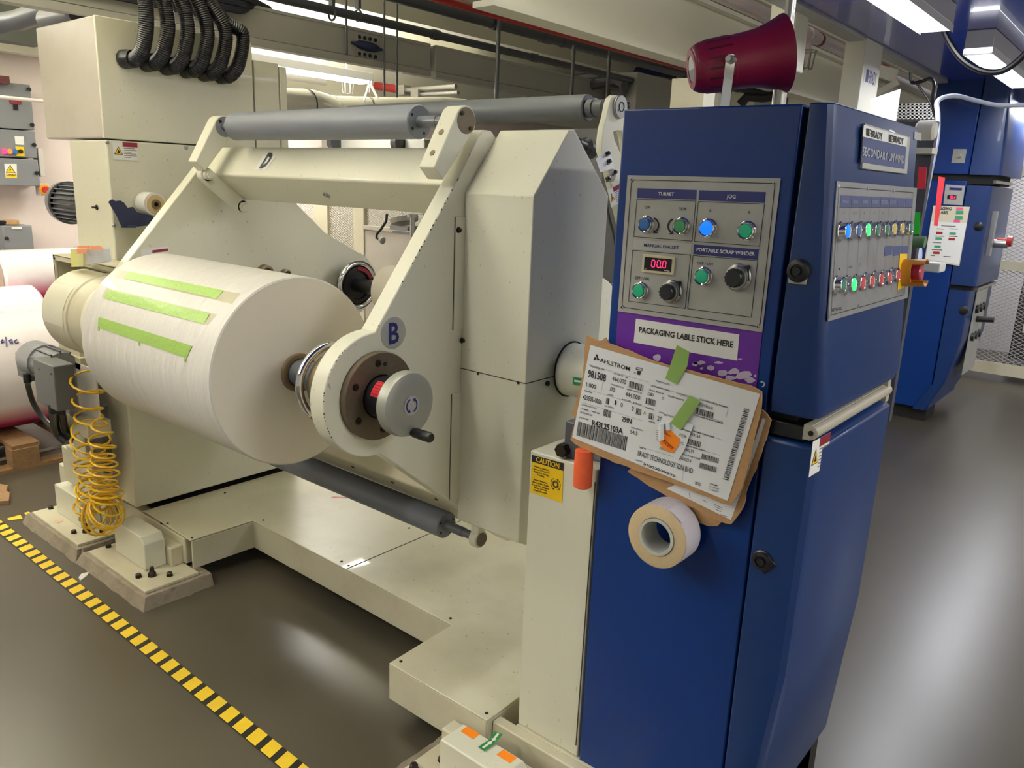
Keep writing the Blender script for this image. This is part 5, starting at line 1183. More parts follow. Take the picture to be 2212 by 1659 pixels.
# dark blue girder and grey box with conduits in the middle background
T = thing('conduit_box', 'pale grey riser box with dark grey conduits behind the idler roller', 'electrical box', (-3.0, 6.0, 1.8))
p = at(1075, 260, 'y', 6.0); q = at(1380, 170, 'y', 6.0)
xq = at(1375, 200, 'y', 5.5).x
b = B(); b.box(-3.62, xq, 5.5, 6.2, 1.2, at(1375, 155, 'y', 5.5).z); obj('box_body', b, mat('pale_grey_panel', (168, 168, 164), .45), T, .004)
pc = [at(*a_, 'y', 5.42) for a_ in ((1065, 175), (1150, 180), (1240, 190), (1300, 178), (1330, 172), (1348, 182), (1345, 198), (1325, 196))]
b = B(); b.tube(pc, .045, 10); obj('conduit', b, DGREY, T)
pc = [at(*a_, 'y', 5.42) for a_ in ((1180, 178), (1300, 165))]
b = B(); b.tube(pc, .04, 10); obj('conduit', b, DGREY, T)
for k in range(6):
    pc = [at(*a_, 'y', 5.38) for a_ in ((1065 + 10 * k, 178 + k), (1120 + 14 * k, 178), (1148 + 15 * k, 190), (1156 + 15 * k, 225))]
    b = B(); b.tube(pc, .022, 8); obj('cable_drop', b, mat('grey_cable', (84, 84, 86), .5) if k == 0 else bpy.data.materials['grey_cable'], T)
b = B(); p0 = at(1300, 150, 'y', 7.0); p1 = at(1428, 150, 'y', 7.0)
b.extr([at(1150, 178, 'y', 7.4), at(1360, 140, 'y', 7.2), at(1428, 138, 'y', 7.0), at(1428, 165, 'y', 7.0), at(1375, 158, 'y', 7.0), at(1160, 185, 'y', 7.4)], (0, .3, 0)); single('navy_girder', b, NAVY, 'dark navy girder end under the ceiling behind the conduit box', 'girder')
b = B(); p = at(1120, 215, 'y', 6.6); b.box(-5.2, -3.9, 6.6, 6.7, 1.4, 2.1); single('far_grey_cabinet', b, GREY, 'dull grey cabinet face in the distance under the cable tray', 'cabinet')

# white elbowed duct, strap hanger, fluorescent lamp left
T = thing('white_air_duct', 'glossy white round air duct with elbow and clamp bands under the fluorescent lamp', 'duct', tuple(at(800, 230, 'x', -4.6)))
DU = mat('white_duct_paint', (226, 226, 218), .2, coat=.5)
pc = [at(560, 222, 'y', 2.9), at(672, 225, 'y', 3.3), at(716, 236, 'y', 3.7), at(800, 238, 'y', 4.0), at(960, 236, 'y', 4.5), at(1000, 240, 'y', 4.7)]
b = B(); b.tube(pc, .09, 24); obj('duct_tube', b, DU, T)
b = B()
for i, t in ((0, .93), (2, .05), (2, .95), (3, .02)):
    c = pc[i].lerp(pc[i + 1], t); b.lathe(c, pc[i + 1] - pc[i], [(0, .0), (0, .0925), (.006, .0925), (.006, 0)], 24, close=False)
obj('clamp_band', b, DGREY, T)
b = B(); y = 3.9
for a_, c_ in (((797, 181), (782, 232)), ((800, 181), (816, 213))): b.bar(at(*a_, 'y', y), at(*c_, 'y', y), .02, .004, (0, 1, 0))
b.cyl(at(799, 172, 'y', y), at(799, 200, 'y', y), .006, n=8); single('strap_hanger', b, WHITE, 'white inverted V strap hanger around the white air duct', 'hanger')
def lampbox(name, label, c, L, w_, h, tube, rotz=0, group='fluorescent lamps', louvre=True):
    T = thing(name, label, 'lamp', tuple(c), group)
    x, y, z = c
    b = B(); b.box(x - w_ / 2, x + w_ / 2, y - L / 2, y + L / 2, z, z + h); obj('housing', b, mat('lamp_housing', (196, 196, 200), .35, metal=.3) if 'lamp_housing' not in bpy.data.materials else bpy.data.materials['lamp_housing'], T, .004)
    b = B(); b.box(x - w_ / 2 + .008, x + w_ / 2 - .008, y - L / 2 + .015, y + L / 2 - .015, z - .02, z - .001); obj('tube_diffuser', b, tube, T)
    if louvre:
        b = B()
        for k in range(int(L / .035)): yy = y - L / 2 + .02 + k * .035; b.box(x - w_ / 2, x + w_ / 2, yy, yy + .002, z - .028, z - .018)
        b.box(x - w_ / 2 - .002, x - w_ / 2, y - L / 2, y + L / 2, z - .028, z); b.box(x + w_ / 2, x + w_ / 2 + .002, y - L / 2, y + L / 2, z - .028, z)
        obj('louvre', b, mat('bright_louvre', (230, 230, 226), .25, metal=.4) if 'bright_louvre' not in bpy.data.materials else bpy.data.materials['bright_louvre'], T)
    return T
lampbox('fluorescent_lamp', 'bright fluorescent lamp behind the column under the cable tray', (-5.3, 3.78, 2.31), 1.36, .16, .06, LIT, louvre=False)
for yy in (3.3, 4.25): b = B(); b.cyl((-5.3, yy, 2.36), (-5.3, yy, 3.1), .006, n=8); obj('suspension_rod', b, STEEL, bpy.data.objects['fluorescent_lamp'])
T = thing('wire_guard', 'small wire cage guard below the right end of the left fluorescent lamp', 'wire guard', tuple(at(750, 182, 'x', -5.1)))
b = B(); c = at(751, 174, 'x', -5.1)
for k in range(6):
    a_ = k * math.pi / 3; b.tube([c + V((.03 * math.cos(a_), .05 * math.sin(a_), 0)), c + V((.025 * math.cos(a_), .045 * math.sin(a_), -.09)), c + V((0, 0, -.095))], .0016, 5)
obj('wires', b, STEEL, T)
# silver horizontal pipes mid
for k, (pa, pb, r) in enumerate((((880, 195), (985, 187), .012), ((910, 204), (990, 200), .010))):
    p, q = at(*pa, 'y', 5.0), at(*pb, 'y', 5.0); b = B(); b.cyl(p, q, r * 1.7, n=14); b.box(p.x - .09, p.x, 4.96, 5.04, p.z - .04, p.z + .04)
    single('air_line', b, STEEL, ['upper silver air line with white fitting', 'lower silver air line with white fitting'][k] + ' behind the hanger rods', 'pipe', group='silver air lines')
p, q = at(810, 185, 'y', 5.2), at(868, 194, 'y', 5.2); b = B(); b.cyl(p, q, .035, n=12); single('red_pipe_end', b, RED, 'short red pipe behind the two thin threaded rods', 'pipe')
b = B(); b.extr([at(670, 205, 'y', 6), at(900, 188, 'y', 6), at(900, 200, 'y', 6), at(700, 212, 'y', 6)], (0, .2, 0)); single('blue_girder', b, NAVY, 'dark blue girder behind the white air duct', 'girder')
# things just under the guide roller (strip between roller and beam)
T = thing('rear_web_machine', 'pale machine body in the background seen between the guide roller and beam D', 'machine', (-3.2, 4.8, .2))
b = B(); p0 = at(612, 330, 'y', 4.6); p1 = at(870, 330, 'y', 4.6); b.box(max(p0.x, -6.1), p1.x + .25, 4.6, 5.2, .1, at(760, 300, 'y', 4.6).z); obj('machine_body', b, mat('pale_machine_grey', (126, 125, 118), .45), T, .01)
b = B(); c = at(654, 309, 'y', 4.55); b.box(c.x - .05, c.x + .05, 4.5, 4.6, c.z - .05, c.z + .05); obj('orange_box', b, mat('orange_red_enamel', (214, 84, 50), .4), T)
b = B(); 
for px in (722, 860): c = at(px, 309, 'y', 4.55); b.cyl(c - V((.03, 0, 0)), c + V((.03, 0, 0)), .06, n=18)
obj('dark_collar', b, BLACK, T)
# mesh screens in the middle gap
def mesh_screen(T, x0, x1, z0, z1, y, pitch=.035, wd=.004, axis='y', m=MESHM):
    b = B(); 
    W = x1 - x0; Hh = z1 - z0; py_ = pitch * .55
    f = (lambda u, v: (u, y, v)) if axis == 'y' else (lambda u, v: (y, u, v))
    n = int(W / pitch) + int(Hh / py_) + 2
    sl = py_ / pitch
    def clip(u0, v0, s):
        # line v = v0 + s (u - u0) limited to the box
        pts = []
        ua, ub = x0, x1
        va = v0 + s * (ua - u0); vb = v0 + s * (ub - u0)
        if s > 0: lo = max(ua, u0 + (z0 - v0) / s); hi = min(ub, u0 + (z1 - v0) / s)
        else: lo = max(ua, u0 + (z1 - v0) / s); hi = min(ub, u0 + (z0 - v0) / s)
        if hi - lo > .01:
            a_ = (lo, v0 + s * (lo - u0)); c_ = (hi, v0 + s * (hi - u0)); b.bar(f(*a_), f(*c_), wd, wd * .6)
    k = -int(Hh / py_) - 2
    while k < int(W / pitch) + int(Hh / py_) + 2:
        clip(x0 + k * pitch, z0, sl); clip(x0 + k * pitch, z0, -sl); k += 1
    o = obj('wire_mesh', b, m, T, flat=True, kind='stuff'); return o
T = thing('mesh_guard_screen', 'cream expanded-mesh guard screen on posts in the gap behind the turret', 'guard screen', tuple(at(700, 500, 'y', 5.4)))
ym = 3.9
zt_, zb_ = at(700, 395, 'y', ym).z, at(700, 760, 'y', ym).z
xA, xB, xC_, xD, xE = (at(px, 500, 'y', ym).x for px in (635, 682, 712, 768, 790))
mesh_screen(T, xA - .5, xB, zb_, zt_, ym, .034); mesh_screen(T, xC_, xD, zb_, zt_, ym, .034)
xF = at(960, 440, 'y', ym).x; zF = at(850, 498, 'y', ym).z
mesh_screen(T, xE + .02, xF, zF, zt_, ym, .034)
b = B(); b.box(xB, xC_, ym - .02, ym + .03, zb_ - .3, zt_ + .1); obj('screen_post', b, CREAMD, T, .002)
b = B(); b.box(xD, xE, ym - .02, ym + .03, zb_ - .6, zt_ + .1); obj('screen_post', b, CREAMD, T, .002)
b = B(); b.box(xE, xF + .1, ym - .01, ym + .03, .2, zF); b.box(xE, xF, ym - .03, ym + .03, zF - .01, zF + .02); obj('lower_panel', b, TAUPE, T, .002)
b = B(); b.box(-5.0, -2.4, 6.7, 6.75, 0, 1.9); single('tan_backing_panel', b, mat('tan_panel', (206, 190, 170), .6), 'warm beige panel behind the expanded mesh screen', 'panel')
pc = [at(*a_, 'y', 3.6) for a_ in ((836, 462), (834, 478), (824, 494), (814, 506), (813, 514), (820, 517))]
T = thing('flexible_lamp', 'small black gooseneck lamp with frosted glass head under beam D', 'lamp', tuple(pc[-1]))
b = B(); b.tube(pc, .009, 8); obj('gooseneck', b, BLACK, T)
b = B(); d = (pc[-1] - pc[-2]).normalized(); b.lathe(pc[-1], d, [(0, .012), (.01, .02), (.035, .024), (.045, .012)], 14); obj('lamp_head', b, mat('frosted_grey', (120, 124, 122), .3), T)
T = thing('rear_nozzle_unit', 'silver-grey hanging unit with a vertical steel rod under beam D', 'machine part', tuple(at(890, 480, 'y', 3.3)))
b = B(); b.lathe(at(872, 470, 'y', 3.4), (.25, 0, -1), [(0, .09), (.03, .085), (.05, .03)], 18); obj('cup', b, mat('dull_aluminium', (150, 148, 142), .4, metal=.5), T)
b = B(); c = at(891, 470, 'y', 3.2); b.cyl(c, (c.x, c.y, c.z - .32), .014, n=14); b.cyl(c, c + V((0, 0, .02)), .03, n=16); obj('rod', b, STEEL, T)
b = B(); b.bar(at(850, 500, 'y', 3.4), at(905, 506, 'y', 3.4), .02, .012); b.box(at(866, 496, 'y', 3.7).x, at(905, 496, 'y', 3.7).x, 3.6, 3.7, at(880, 498, 'y', 3.65).z, at(880, 487, 'y', 3.65).z); obj('bracket', b, GREY, T)

# ============================================================ LEFT AISLE
T = thing('wall_control_cabinet', 'tall grey wall control cabinet with pilot lamps and a yellow danger label', 'cabinet', (-6.2, 1.9, 1.4))
xw = -6.05
def W(px, py): return at(px, py, 'x', xw)
for i, (t_, b_) in enumerate(((184, 282), (284, 342), (345, 402))):
    p = W(70 + i * 6, t_); q = W(84, b_); b = B(); b.box(-6.2, xw, .9, W(74, 270).y, q.z, p.z); obj('door_section', b, GREY, T, .004)
for px, py in ((62, 193), (69, 270), (73, 313), (79, 374)):
    b = B(); c = W(px, py); b.cyl(c, c + V((.01, 0, 0)), .013, n=14); obj('lock', b, BLACK, T)
b = B(); q = [W(*p) + V((.003, 0, 0)) for p in ((31, 294), (51, 295), (52, 313), (33, 312))]; b.poly(q[::-1]); obj('meter', b, WHITE, T, flat=True)
for px, m in ((9, LED), (20, mat('amber_lamp', (236, 130, 50), .4, emit=(255, 110, 30), es=.6)), (31, BBTN)):
    b = B(); c = W(px, 327); b.cyl(c, c + V((.015, 0, 0)), .016, n=14); obj('pilot_lamp', b, m, T)
b = B(); c = W(43, 327); b.box(c.x, c.x + .006, c.y - .025, c.y + .025, c.z - .03, c.z + .03); obj('switch_plate', b, YELLOW, T)
b = B(); b.cyl(c + V((.006, 0, 0)), c + V((.02, 0, 0)), .014, n=12); obj('switch_knob', b, BOLT, T)
for px, py, m in ((33, 221, MAROON), (33, 229, BLACK)):
    b = B(); c = W(px, py); b.box(c.x, c.x + .006, c.y - (.035 if m is MAROON else .014), c.y + (.035 if m is MAROON else .014), c.z - (.01 if m is MAROON else .025), c.z + .01); obj('isolator', b, m, T)
PW = PX(xw + .001)
b = B(); b.ppoly(PW, [(9, 354), (36, 354), (37, 385), (12, 384)]); obj('danger_label', b, WHITE, T, flat=True)
b = B(); b.ppoly(PW, [(22, 356), (34, 374), (12, 373)], .001); b.ptext(PW, 'Danger', (14, 379), (35, 380), 4, .01, .0026); obj('danger_triangle', b, PRINT, T, flat=True)
b = B(); b.ppoly(PW, [(22, 358.5), (31.5, 373), (14, 372)], .0016); b.ppoly(PW, [(13, 374.5), (36, 375), (37, 384), (13, 383)], .0012); obj('danger_yellow', b, YELLOW, T, flat=True)
b = B(); b.ppoly(PW, [(23, 361), (20, 367), (22.5, 367), (20.5, 371.5), (25, 366), (22.5, 366)], .0024); obj('danger_bolt', b, PRINT, T, flat=True)
b = B(); p = W(82, 320); b.box(xw - .1, xw, p.y, W(92, 320).y, W(90, 382).z, p.z); single('terminal_cover', b, mat('pale_plastic', (196, 190, 186), .5), 'pale ribbed terminal cover right of the grey wall cabinet', 'cover', .003)
T = thing('rotary_isolator', 'small grey isolator switch box with red and yellow knob below the grey wall cabinet', 'switch', tuple(W(95, 408)))
b = B(); p, q = W(85, 396), W(107, 423); b.box(xw - .08, xw, p.y, q.y, q.z, p.z); obj('box', b, mat('light_grey_box', (190, 186, 184), .4), T, .004)
b = B(); c = (p + q) / 2; b.cyl(c, c + V((.01, 0, 0)), .035, n=20); obj('yellow_disc', b, mat('amber_disc', (226, 160, 40), .4), T)
b = B(); b.cyl(c + V((.01, 0, 0)), c + V((.03, 0, 0)), .022, n=16); obj('red_knob', b, RED, T)
T = thing('small_grey_wall_box', 'small grey metal wall box with a paper tag above the wrapped rolls', 'cabinet', tuple(W(40, 510)))
p, q = W(3, 488), W(74, 538); b = B(); b.box(-6.2, xw, p.y, q.y, q.z, p.z); obj('box', b, GREY, T, .004)
b = B(); b.cyl(W(14, 515), W(14, 515) + V((.012, 0, 0)), .012, n=10); obj('lock', b, BOLT, T)
b = B(); b.ppoly(PX(xw + .003), [(24, 490), (48, 490), (47, 495), (26, 495)]); obj('tag', b, WHITE, T, flat=True)
c = W(33, 484); b = B(); b.cyl((xw - .08, c.y, W(33, 487).z + .002), (xw - .08, c.y, c.z + .022), .05, n=24); single('brown_tape_roll', b, CARD, 'brown tape roll lying on the small grey wall box', 'tape roll', .003)
c = W(9, 486); b = B(); b.lathe((xw - .08, c.y, W(9, 488).z + .002), (0, 0, 1), [(0, .035), (.02, .045), (.03, .035)], 20); single('black_pot', b, BLACK, 'round black pot beside the brown tape roll on the grey wall box', 'cap')
b = B(); p = at(0, 209, 'x', -5.6); q = at(124, 220, 'x', -5.6); b.cyl((-5.6, p.y - .5, p.z), (-5.6, q.y + .6, (p.z + q.z) / 2 - .005), .011, n=12); single('white_wall_pipe', b, mat('white_pipe_paint', (232, 226, 220), .35), 'thin white pipe crossing in front of the grey wall cabinet', 'pipe')
b = B(); p = at(20, 36, 'x', -5.4); b.box(-5.55, -5.4, p.y - .1, p.y + .17, p.z - .13, p.z + .14); single('dark_ceiling_box', b, mat('dark_green_grey', (66, 70, 66), .5), 'dark grey-green box at the upper left under the ceiling', 'box')
p0, p1 = at(-10, 50, 'y', 1.2), at(150, 10, 'y', 1.6)
b = B(); b.tube([at(-10, 52, 'x', -5.0), at(40, 44, 'x', -4.8), at(80, 30, 'x', -4.6), at(140, 12, 'x', -4.3)], .05, 14); b.cyl(at(104, 45, 'x', -4.4), at(175, 30, 'x', -4.0), .055, n=16); single('overhead_grey_duct', b, DPIPE, 'dark grey ducts crossing the upper left corner under the ceiling', 'duct')
for k, (px, py) in enumerate(((45, 67), (95, 80))):
    b = B(); c = at(px, py, 'x', -5.85); b.cyl(c, c + V((.02, 0, 0)), .04, n=16)
    if k: b.box(c.x, c.x + .02, c.y - .02, c.y + .02, c.z - .05, c.z + .12)
    single('pipe_bracket', b, BOLT, ['round dark plug on the ceiling beam at the upper left', 'dark pipe bracket on the white conduit at the upper left'][k], 'bracket')
b = B(); p, q = at(78, 122, 'y', 3.2), at(118, 112, 'y', 3.2); b.cyl(p, q, .03, n=12); single('red_pipe_stub', b, RED, 'short red pipe stub just left of the column box', 'pipe')
b = B(); c = W(0, 168); b.box(xw, xw + .05, c.y - .1, W(14, 168).y, W(0, 181).z, c.z + .01); single('maroon_wall_plate', b, mat('dark_maroon', (84, 36, 36), .5), 'dark maroon plate above the grey wall cabinet', 'plate')
# fan cowl behind the column
T = thing('fan_motor_cowl', 'round dark grey finned motor cowl sticking out behind the left side of the column', 'motor', tuple(at(160, 440, 'x', -3.5)))
c = at(158, 439, 'y', 1.62)
b = B(); b.lathe(c, (1, 0, 0), [(-.09, .0), (-.09, .085), (-.07, .098), (-.03, .1), (-.03, .09)], 36, close=False); obj('cowl', b, mat('steel_grey_cowl', (112, 112, 116), .35, metal=.4), T)
b = B()
for k in range(24):
    a_ = 2 * math.pi * k / 24; b.bar(c + V((-.03, .085 * math.cos(a_), .085 * math.sin(a_))), c + V((.2, .085 * math.cos(a_), .085 * math.sin(a_))), .004, .016, (0, math.cos(a_), math.sin(a_)))
b.cyl(c + V((-.03, 0, 0)), c + V((.2, 0, 0)), .078, n=24); obj('fins', b, DGREY, T)
# wrapped rolls on pallet
xr = -4.9
def wroll(label, px0, pxr, pyt, pyb, y_end_px, lo, hi, x, r, zc_, y0, y1):
    T = thing('wrapped_roll', label, 'wrapped roll', (x, y0, zc_), 'film-wrapped paper rolls on pallets at the left')
    m = wrapmat('wrapped_roll_film_%d' % len(bpy.data.materials), lo, hi)
    b = B(); b.lathe((x, y0, zc_), (0, 1, 0), [(0, .0), (0, r - .02), (.02, r), (y1 - y0 - .02, r), (y1 - y0, r - .02), (y1 - y0, 0)], 56, close=False); obj('film', b, m, T)
    b = B(); b.lathe((x, y0 - .001, zc_), (0, -1, 0), [(0, r * .92), (.002, r * .9), (.002, .06)], 40, close=False); obj('end_cap', b, mat('brown_wrapped_end', (176, 150, 136), .3, coat=.4) if 'brown_wrapped_end' not in bpy.data.materials else bpy.data.materials['brown_wrapped_end'], T)
    return T
ye = at(8, 600, 'x', -5.45).y
wroll('topmost film-wrapped roll with pink lower half beside the white wall', 0, 0, 0, 0, 0, .76, .88, -5.6, .16, .875, ye, ye + 1.5)
wroll('big film-wrapped roll on a pallet behind the motor, pink at its foot', 0, 0, 0, 0, 0, .2, .32, -4.85, .32, .455, .5, 2.25)
wroll('second film-wrapped roll lying behind the big one on the pallet', 0, 0, 0, 0, 0, .2, .3, -5.37, .22, .62, .4, at(86, 650, 'x', -5.3).y)
b = B(); P_ = PX(-4.49)
T = thing('marker_writing', 'handwritten dark marker strokes on the big wrapped roll', 'writing', tuple(at(15, 730, 'x', -4.5)))
def rollpt(px, py, x, z, r):
    d = ray(px, py); ox, oz = EYE.x - x, EYE.z - z; R2 = r + .003
    A = d.x ** 2 + d.z ** 2; Bq = 2 * (ox * d.x + oz * d.z); C = ox ** 2 + oz ** 2 - R2 ** 2; D = max(Bq * Bq - 4 * A * C, 0)
    return EYE + d * ((-Bq - math.sqrt(D)) / (2 * A))
for st in ([(2, 738), (5, 733), (3, 741), (9, 738)], [(12, 728), (14, 748)], [(25, 733), (20, 735), (22, 742), (27, 736), (27, 742)], [(36, 733), (31, 737), (34, 742), (40, 739)]):
    b.tube([rollpt(*p, -4.85, .455, .32) for p in st], .0035, 5)
obj('strokes', b, mat('marker_ink', (60, 60, 110), .6), T)
T = thing('wooden_pallet', 'brown wooden pallet under the film-wrapped rolls', 'pallet', (-4.9, 1.6, 0))
for k in range(7): b = B(); b.box(-5.5, -4.45, .62 + k * .25, .75 + k * .25, .115, .135); obj('deck_board', b, WOOD, T)
for x in (-5.45, -4.95, -4.53):
    [obj('block', B().box(x, x + .09, y, y + .13, .02, .115), WOOD, T) for y in (.62, 1.36, 2.1)]
b = B(); b.box(-5.5, -4.44, .6, .72, 0, .02); b.box(-4.53, -4.44, .6, 2.25, 0, .02); obj('bottom_board', b, WOOD, T)
b = B(); p, q = at(0, 993, 'z', .002), at(165, 957, 'z', .002)
d = (q - p).normalized(); s = d.cross(V((0, 0, 1))) * .025; b.poly([p - d * 2 - s, q + d * 1.5 - s, q + d * 1.5 + s, p - d * 2 + s]); single('white_floor_line', b, mat('worn_white_line', (176, 170, 160), .6), 'worn white painted line on the floor in front of the pallet', 'floor tape', flat=True)
b = B(); b.ppoly(PZ(.004), [(-4, 1052), (18, 1058), (14, 1068), (22, 1076), (20, 1088), (-6, 1094)]); b = B(); b.pslab(PZ(0), [(-8, 1052), (18, 1056), (14, 1068), (22, 1072), (20, 1090), (-10, 1092)], .02); single('scrap_wood', b, WOOD, 'piece of broken wood on the floor at the left picture edge', 'wood')
b = B(); b.pslab(PZ(0), [(170, 1250), (176, 1242), (192, 1238), (190, 1244), (174, 1256)], .006); single('paper_scrap', b, WHITE, 'small white paper scrap on the floor between the hazard tape and the middle foot', 'scrap')
b = B(); b.pslab(PZ(.046), [(118, 1126), (137, 1121), (134, 1127), (124, 1130)], .0005, .013); single('pink_scrap', b, mat('pink_scrap', (216, 176, 160), .6), 'tiny pinkish scrap on the far left foot plate', 'scrap')

# hazard tape
T = thing('hazard_tape', 'yellow and black striped hazard tape running along the floor in front of the machine', 'floor tape', (-2.6, 1.07, 0))
b = B(); ya = lambda x: 1.048 + (x + 3.7) * -.006
b.poly([(-3.86, ya(-3.8) - .003, .0012), (-.9, ya(-.9), .0012), (-.9, ya(-.9) + .052, .0012), (-3.86, ya(-3.8) + .055, .0012)]); obj('black_band', b, BTAPE, T, flat=True)
b = B(); x = -3.84
while x < -.95:
    y = ya(x); b.poly([(x, y + .002, .0018), (x + .047, y + .002, .0018), (x + .034, y + .052, .0018), (x - .013, y + .052, .0018)]); x += .0712
obj('yellow_stripe', b, YTAPE, T, flat=True)
T = thing('hazard_tape', 'short yellow tape pieces branching off at the far left end of the striped tape', 'floor tape', (-3.85, 1.1, 0))
b = B()
for q in ([(14, 1120), (44, 1112), (49, 1120), (20, 1124)], [(52, 1108), (62, 1105), (70, 1110), (56, 1113)]): b.ppoly(PZ(.001), q)
obj('yellow_stripe', b, YTAPE, T, flat=True)

# ============================================================ RIGHT: SECOND CABINET, OVERHEAD, LAMPS
YC2 = 6.15
T = thing('rear_cabinet', 'second cobalt blue control cabinet further down the aisle with a small display', 'cabinet', (-1.3, 6.4, 0))
def Q(px, py, y=YC2): return at(px, py, 'y', y)
xl = -1.46; xm = Q(2060, 560).x; xr2 = -1.05
b = B(); b.box(xl, xm, YC2, 7.0, .10, .99); b.box(xl, xm, YC2, 7.0, .99, 1.69); b.box(xl, xm, YC2, 7.0, 1.73, 2.42); obj('body', b, BLUE, T, .006)
b = B(); loft(b, [door_ring(-1.20, .09, YC2 - .01, 6.95, .03, xm - .1), door_ring(xr2 - .06, .3, YC2 - .01, 6.95, .03, xm + .008), door_ring(xr2, .62, YC2 - .01, 6.95, .03, xm + .008), door_ring(xr2, .965, YC2 - .01, 6.95, .03, xm + .008)]); obj('lower_door', b, BLUE2, T)
b = B(); loft(b, [door_ring(-1.02, 1.0, YC2 - .01, 6.95, .03, xm + .008), door_ring(xr2 + .02, 1.66, YC2 - .01, 6.95, .03, xm + .008)]); obj('middle_door', b, BLUE2, T)
b = B(); loft(b, [door_ring(xr2 + .06, 1.73, YC2 - .01, 6.95, .03, xm + .008), door_ring(xr2 + .02, 2.42, YC2 - .01, 6.95, .03, xm + .008)]); obj('upper_door', b, BLUE2, T)
b = B(); b.box(xl, xr2, YC2 + .02, 6.9, 1.67, 1.73); b.box(xl, xr2, YC2 + .02, 6.9, .965, 1.0); obj('gap', b, DARK, T)
b = B(); b.box(xr2 - .01, xr2 + .02, YC2 + .1, 6.9, 1.68, 1.70); b.box(xr2 - .01, xr2 + .03, YC2 + .1, 6.9, .965, .985); obj('ledge_bar', b, STEEL, T)
b = B(); b.box(-1.45, -1.2, YC2 + .05, YC2 + .3, 0, .10); obj('plinth', b, DARK, T)
PQ = PY(YC2 - .002).zoom(1900, 400, 3.19)
b = B(); b.pslab(PQ, [(455, -5), (590, 5), (572, 138), (440, 132)], .004); o = obj('display_panel', b, PANEL, T)
PQ1 = PY(YC2 - .008).zoom(1900, 400, 3.19)
b = B(); b.ppoly(PQ1, [(482, 16), (568, 20), (566, 36), (480, 32)]); obj('display_heading', b, NAVYPR, o, flat=True)
b = B(); b.ppoly(PQ1, [(468, 68), (530, 70), (528, 98), (465, 96)]); obj('display_window', b, DARK, o, flat=True)
b = B(); b.ptext(PQ1, '20.4', (484, 91), (522, 93), 18, .02, .003); obj('red_digits', b, LED, o, flat=True)
for c, r in (((685, 285), .03), ((580, 862), .03), ((1900 + 0, 0), 0)):
    if r: b = B(); p = PQ(*c); b.lathe(p, (0, -1, 0), [(-.01, r), (.01, r), (.015, r * .7)], 16); obj('latch', b, BLACK, T)
p = Q(2072, 337); b = B(); b.box(p.x - .04, p.x + .04, YC2 - .004, YC2, p.z - .045, p.z + .045); b.cyl(p, p + V((0, -.03, 0)), .012, n=12); obj('key_switch', b, STEEL, T)
b = B(); b.box(-1.045, -1.04, 6.35, 6.75, .35, .95); obj('side_panel', b, PANEL, T)
b = B()
for k in range(3):
    for j in range(2): b.cyl((-1.04, 6.42 + k * .12, .62 + j * .2), (-1.02, 6.42 + k * .12, .62 + j * .2), .03, n=14)
b.cyl((-1.04, 6.5, .74), (-.93, 6.5, .75), .022, n=10); obj('side_knob', b, BLACK, T)
b = B(); b.box(-1.035, -1.0, 6.3, 6.36, 1.2, 1.5); b.cyl((-1.03, 6.5, 1.28), (-.93, 6.5, 1.28), .03, n=14); obj('side_fitting', b, STEEL, T)
c = Q(2168, 497); b = B(); b.lathe((-1.0, 6.5, 1.3), (1, 0, 0), [(0, .02), (.06, .02), (.06, .04), (.09, .035)], 16); obj('red_button', b, RED, T)
# paper notice
PN2 = PY(YC2 - .012).zoom(1900, 400, 3.19)
T = thing('label_chart', 'taped paper chart with pink and green colour patches on the rear blue cabinet', 'notice', tuple(PN2(450, 350)))
b = B(); b.pslab(PN2, [(372, 140), (622, 150), (550, 556), (310, 520)], .003); obj('cream_board', b, mat('cream_card', (220, 210, 184), .6), T)
PN3 = PY(YC2 - .016).zoom(1900, 400, 3.19)
b = B(); b.ppoly(PN3, [(352, 248), (600, 262), (545, 545), (318, 512)]); obj('white_sheet', b, WHITE, T, flat=True)
b = B(); b.ptext(PN3, 'GGING', (412, 168), (494, 174), 20, .02, .001); b.ptext(PN3, 'ABEL', (420, 196), (474, 200), 20, .02, .001)
for (x, y, w_) in ((425, 280, 100), (392, 300, 50), (480, 300, 60), (375, 350, 70), (365, 395, 60), (360, 444, 72), (350, 484, 30), (440, 490, 50), (478, 352, 60)): b.pline(PN3, [(x, y), (x + w_, y + 3)], .004, .001)
obj('print', b, PRINT, T, flat=True)
b = B()
for q in ((530, 152, 45, 18), (512, 238, 42, 18)): b.ppoly(PN3, [(q[0], q[1]), (q[0] + q[2], q[1] + 2), (q[0] + q[2], q[1] + q[3]), (q[0] - 2, q[1] + q[3])], .002)
obj('pink_patch', b, mat('pink_patch', (240, 90, 150), .5), T, flat=True)
b = B()
for q in ((528, 175, 50, 24), (522, 212, 50, 24)): b.ppoly(PN3, [(q[0], q[1]), (q[0] + q[2], q[1] + 2), (q[0] + q[2], q[1] + q[3]), (q[0] - 2, q[1] + q[3])], .002)
for x, y in ((482, 325), (386, 358), (378, 414)): b.ppoly(PN3, [(x, y), (x + 44, y + 2), (x + 43, y + 18), (x - 2, y + 16)], .002)
obj('green_patch', b, mat('green_patch', (64, 160, 110), .5), T, flat=True)
b = B()
for x, y in ((391, 320), (476, 363), (370, 457)): b.ppoly(PN3, [(x, y), (x + 44, y + 2), (x + 43, y + 18), (x - 2, y + 16)], .002)
obj('red_patch', b, RED, T, flat=True)
# red ribbon label
P_ = PY(3.4).zoom(1900, 400, 3.19)
b = B(); b.pslab(P_, [(408, -60), (452, -52), (430, 100), (400, 282), (374, 278), (395, 60)], .002); b2 = single('red_ribbon_label', b, CORALL, 'long fluorescent red ribbon label hanging in front of the paper chart', 'label')
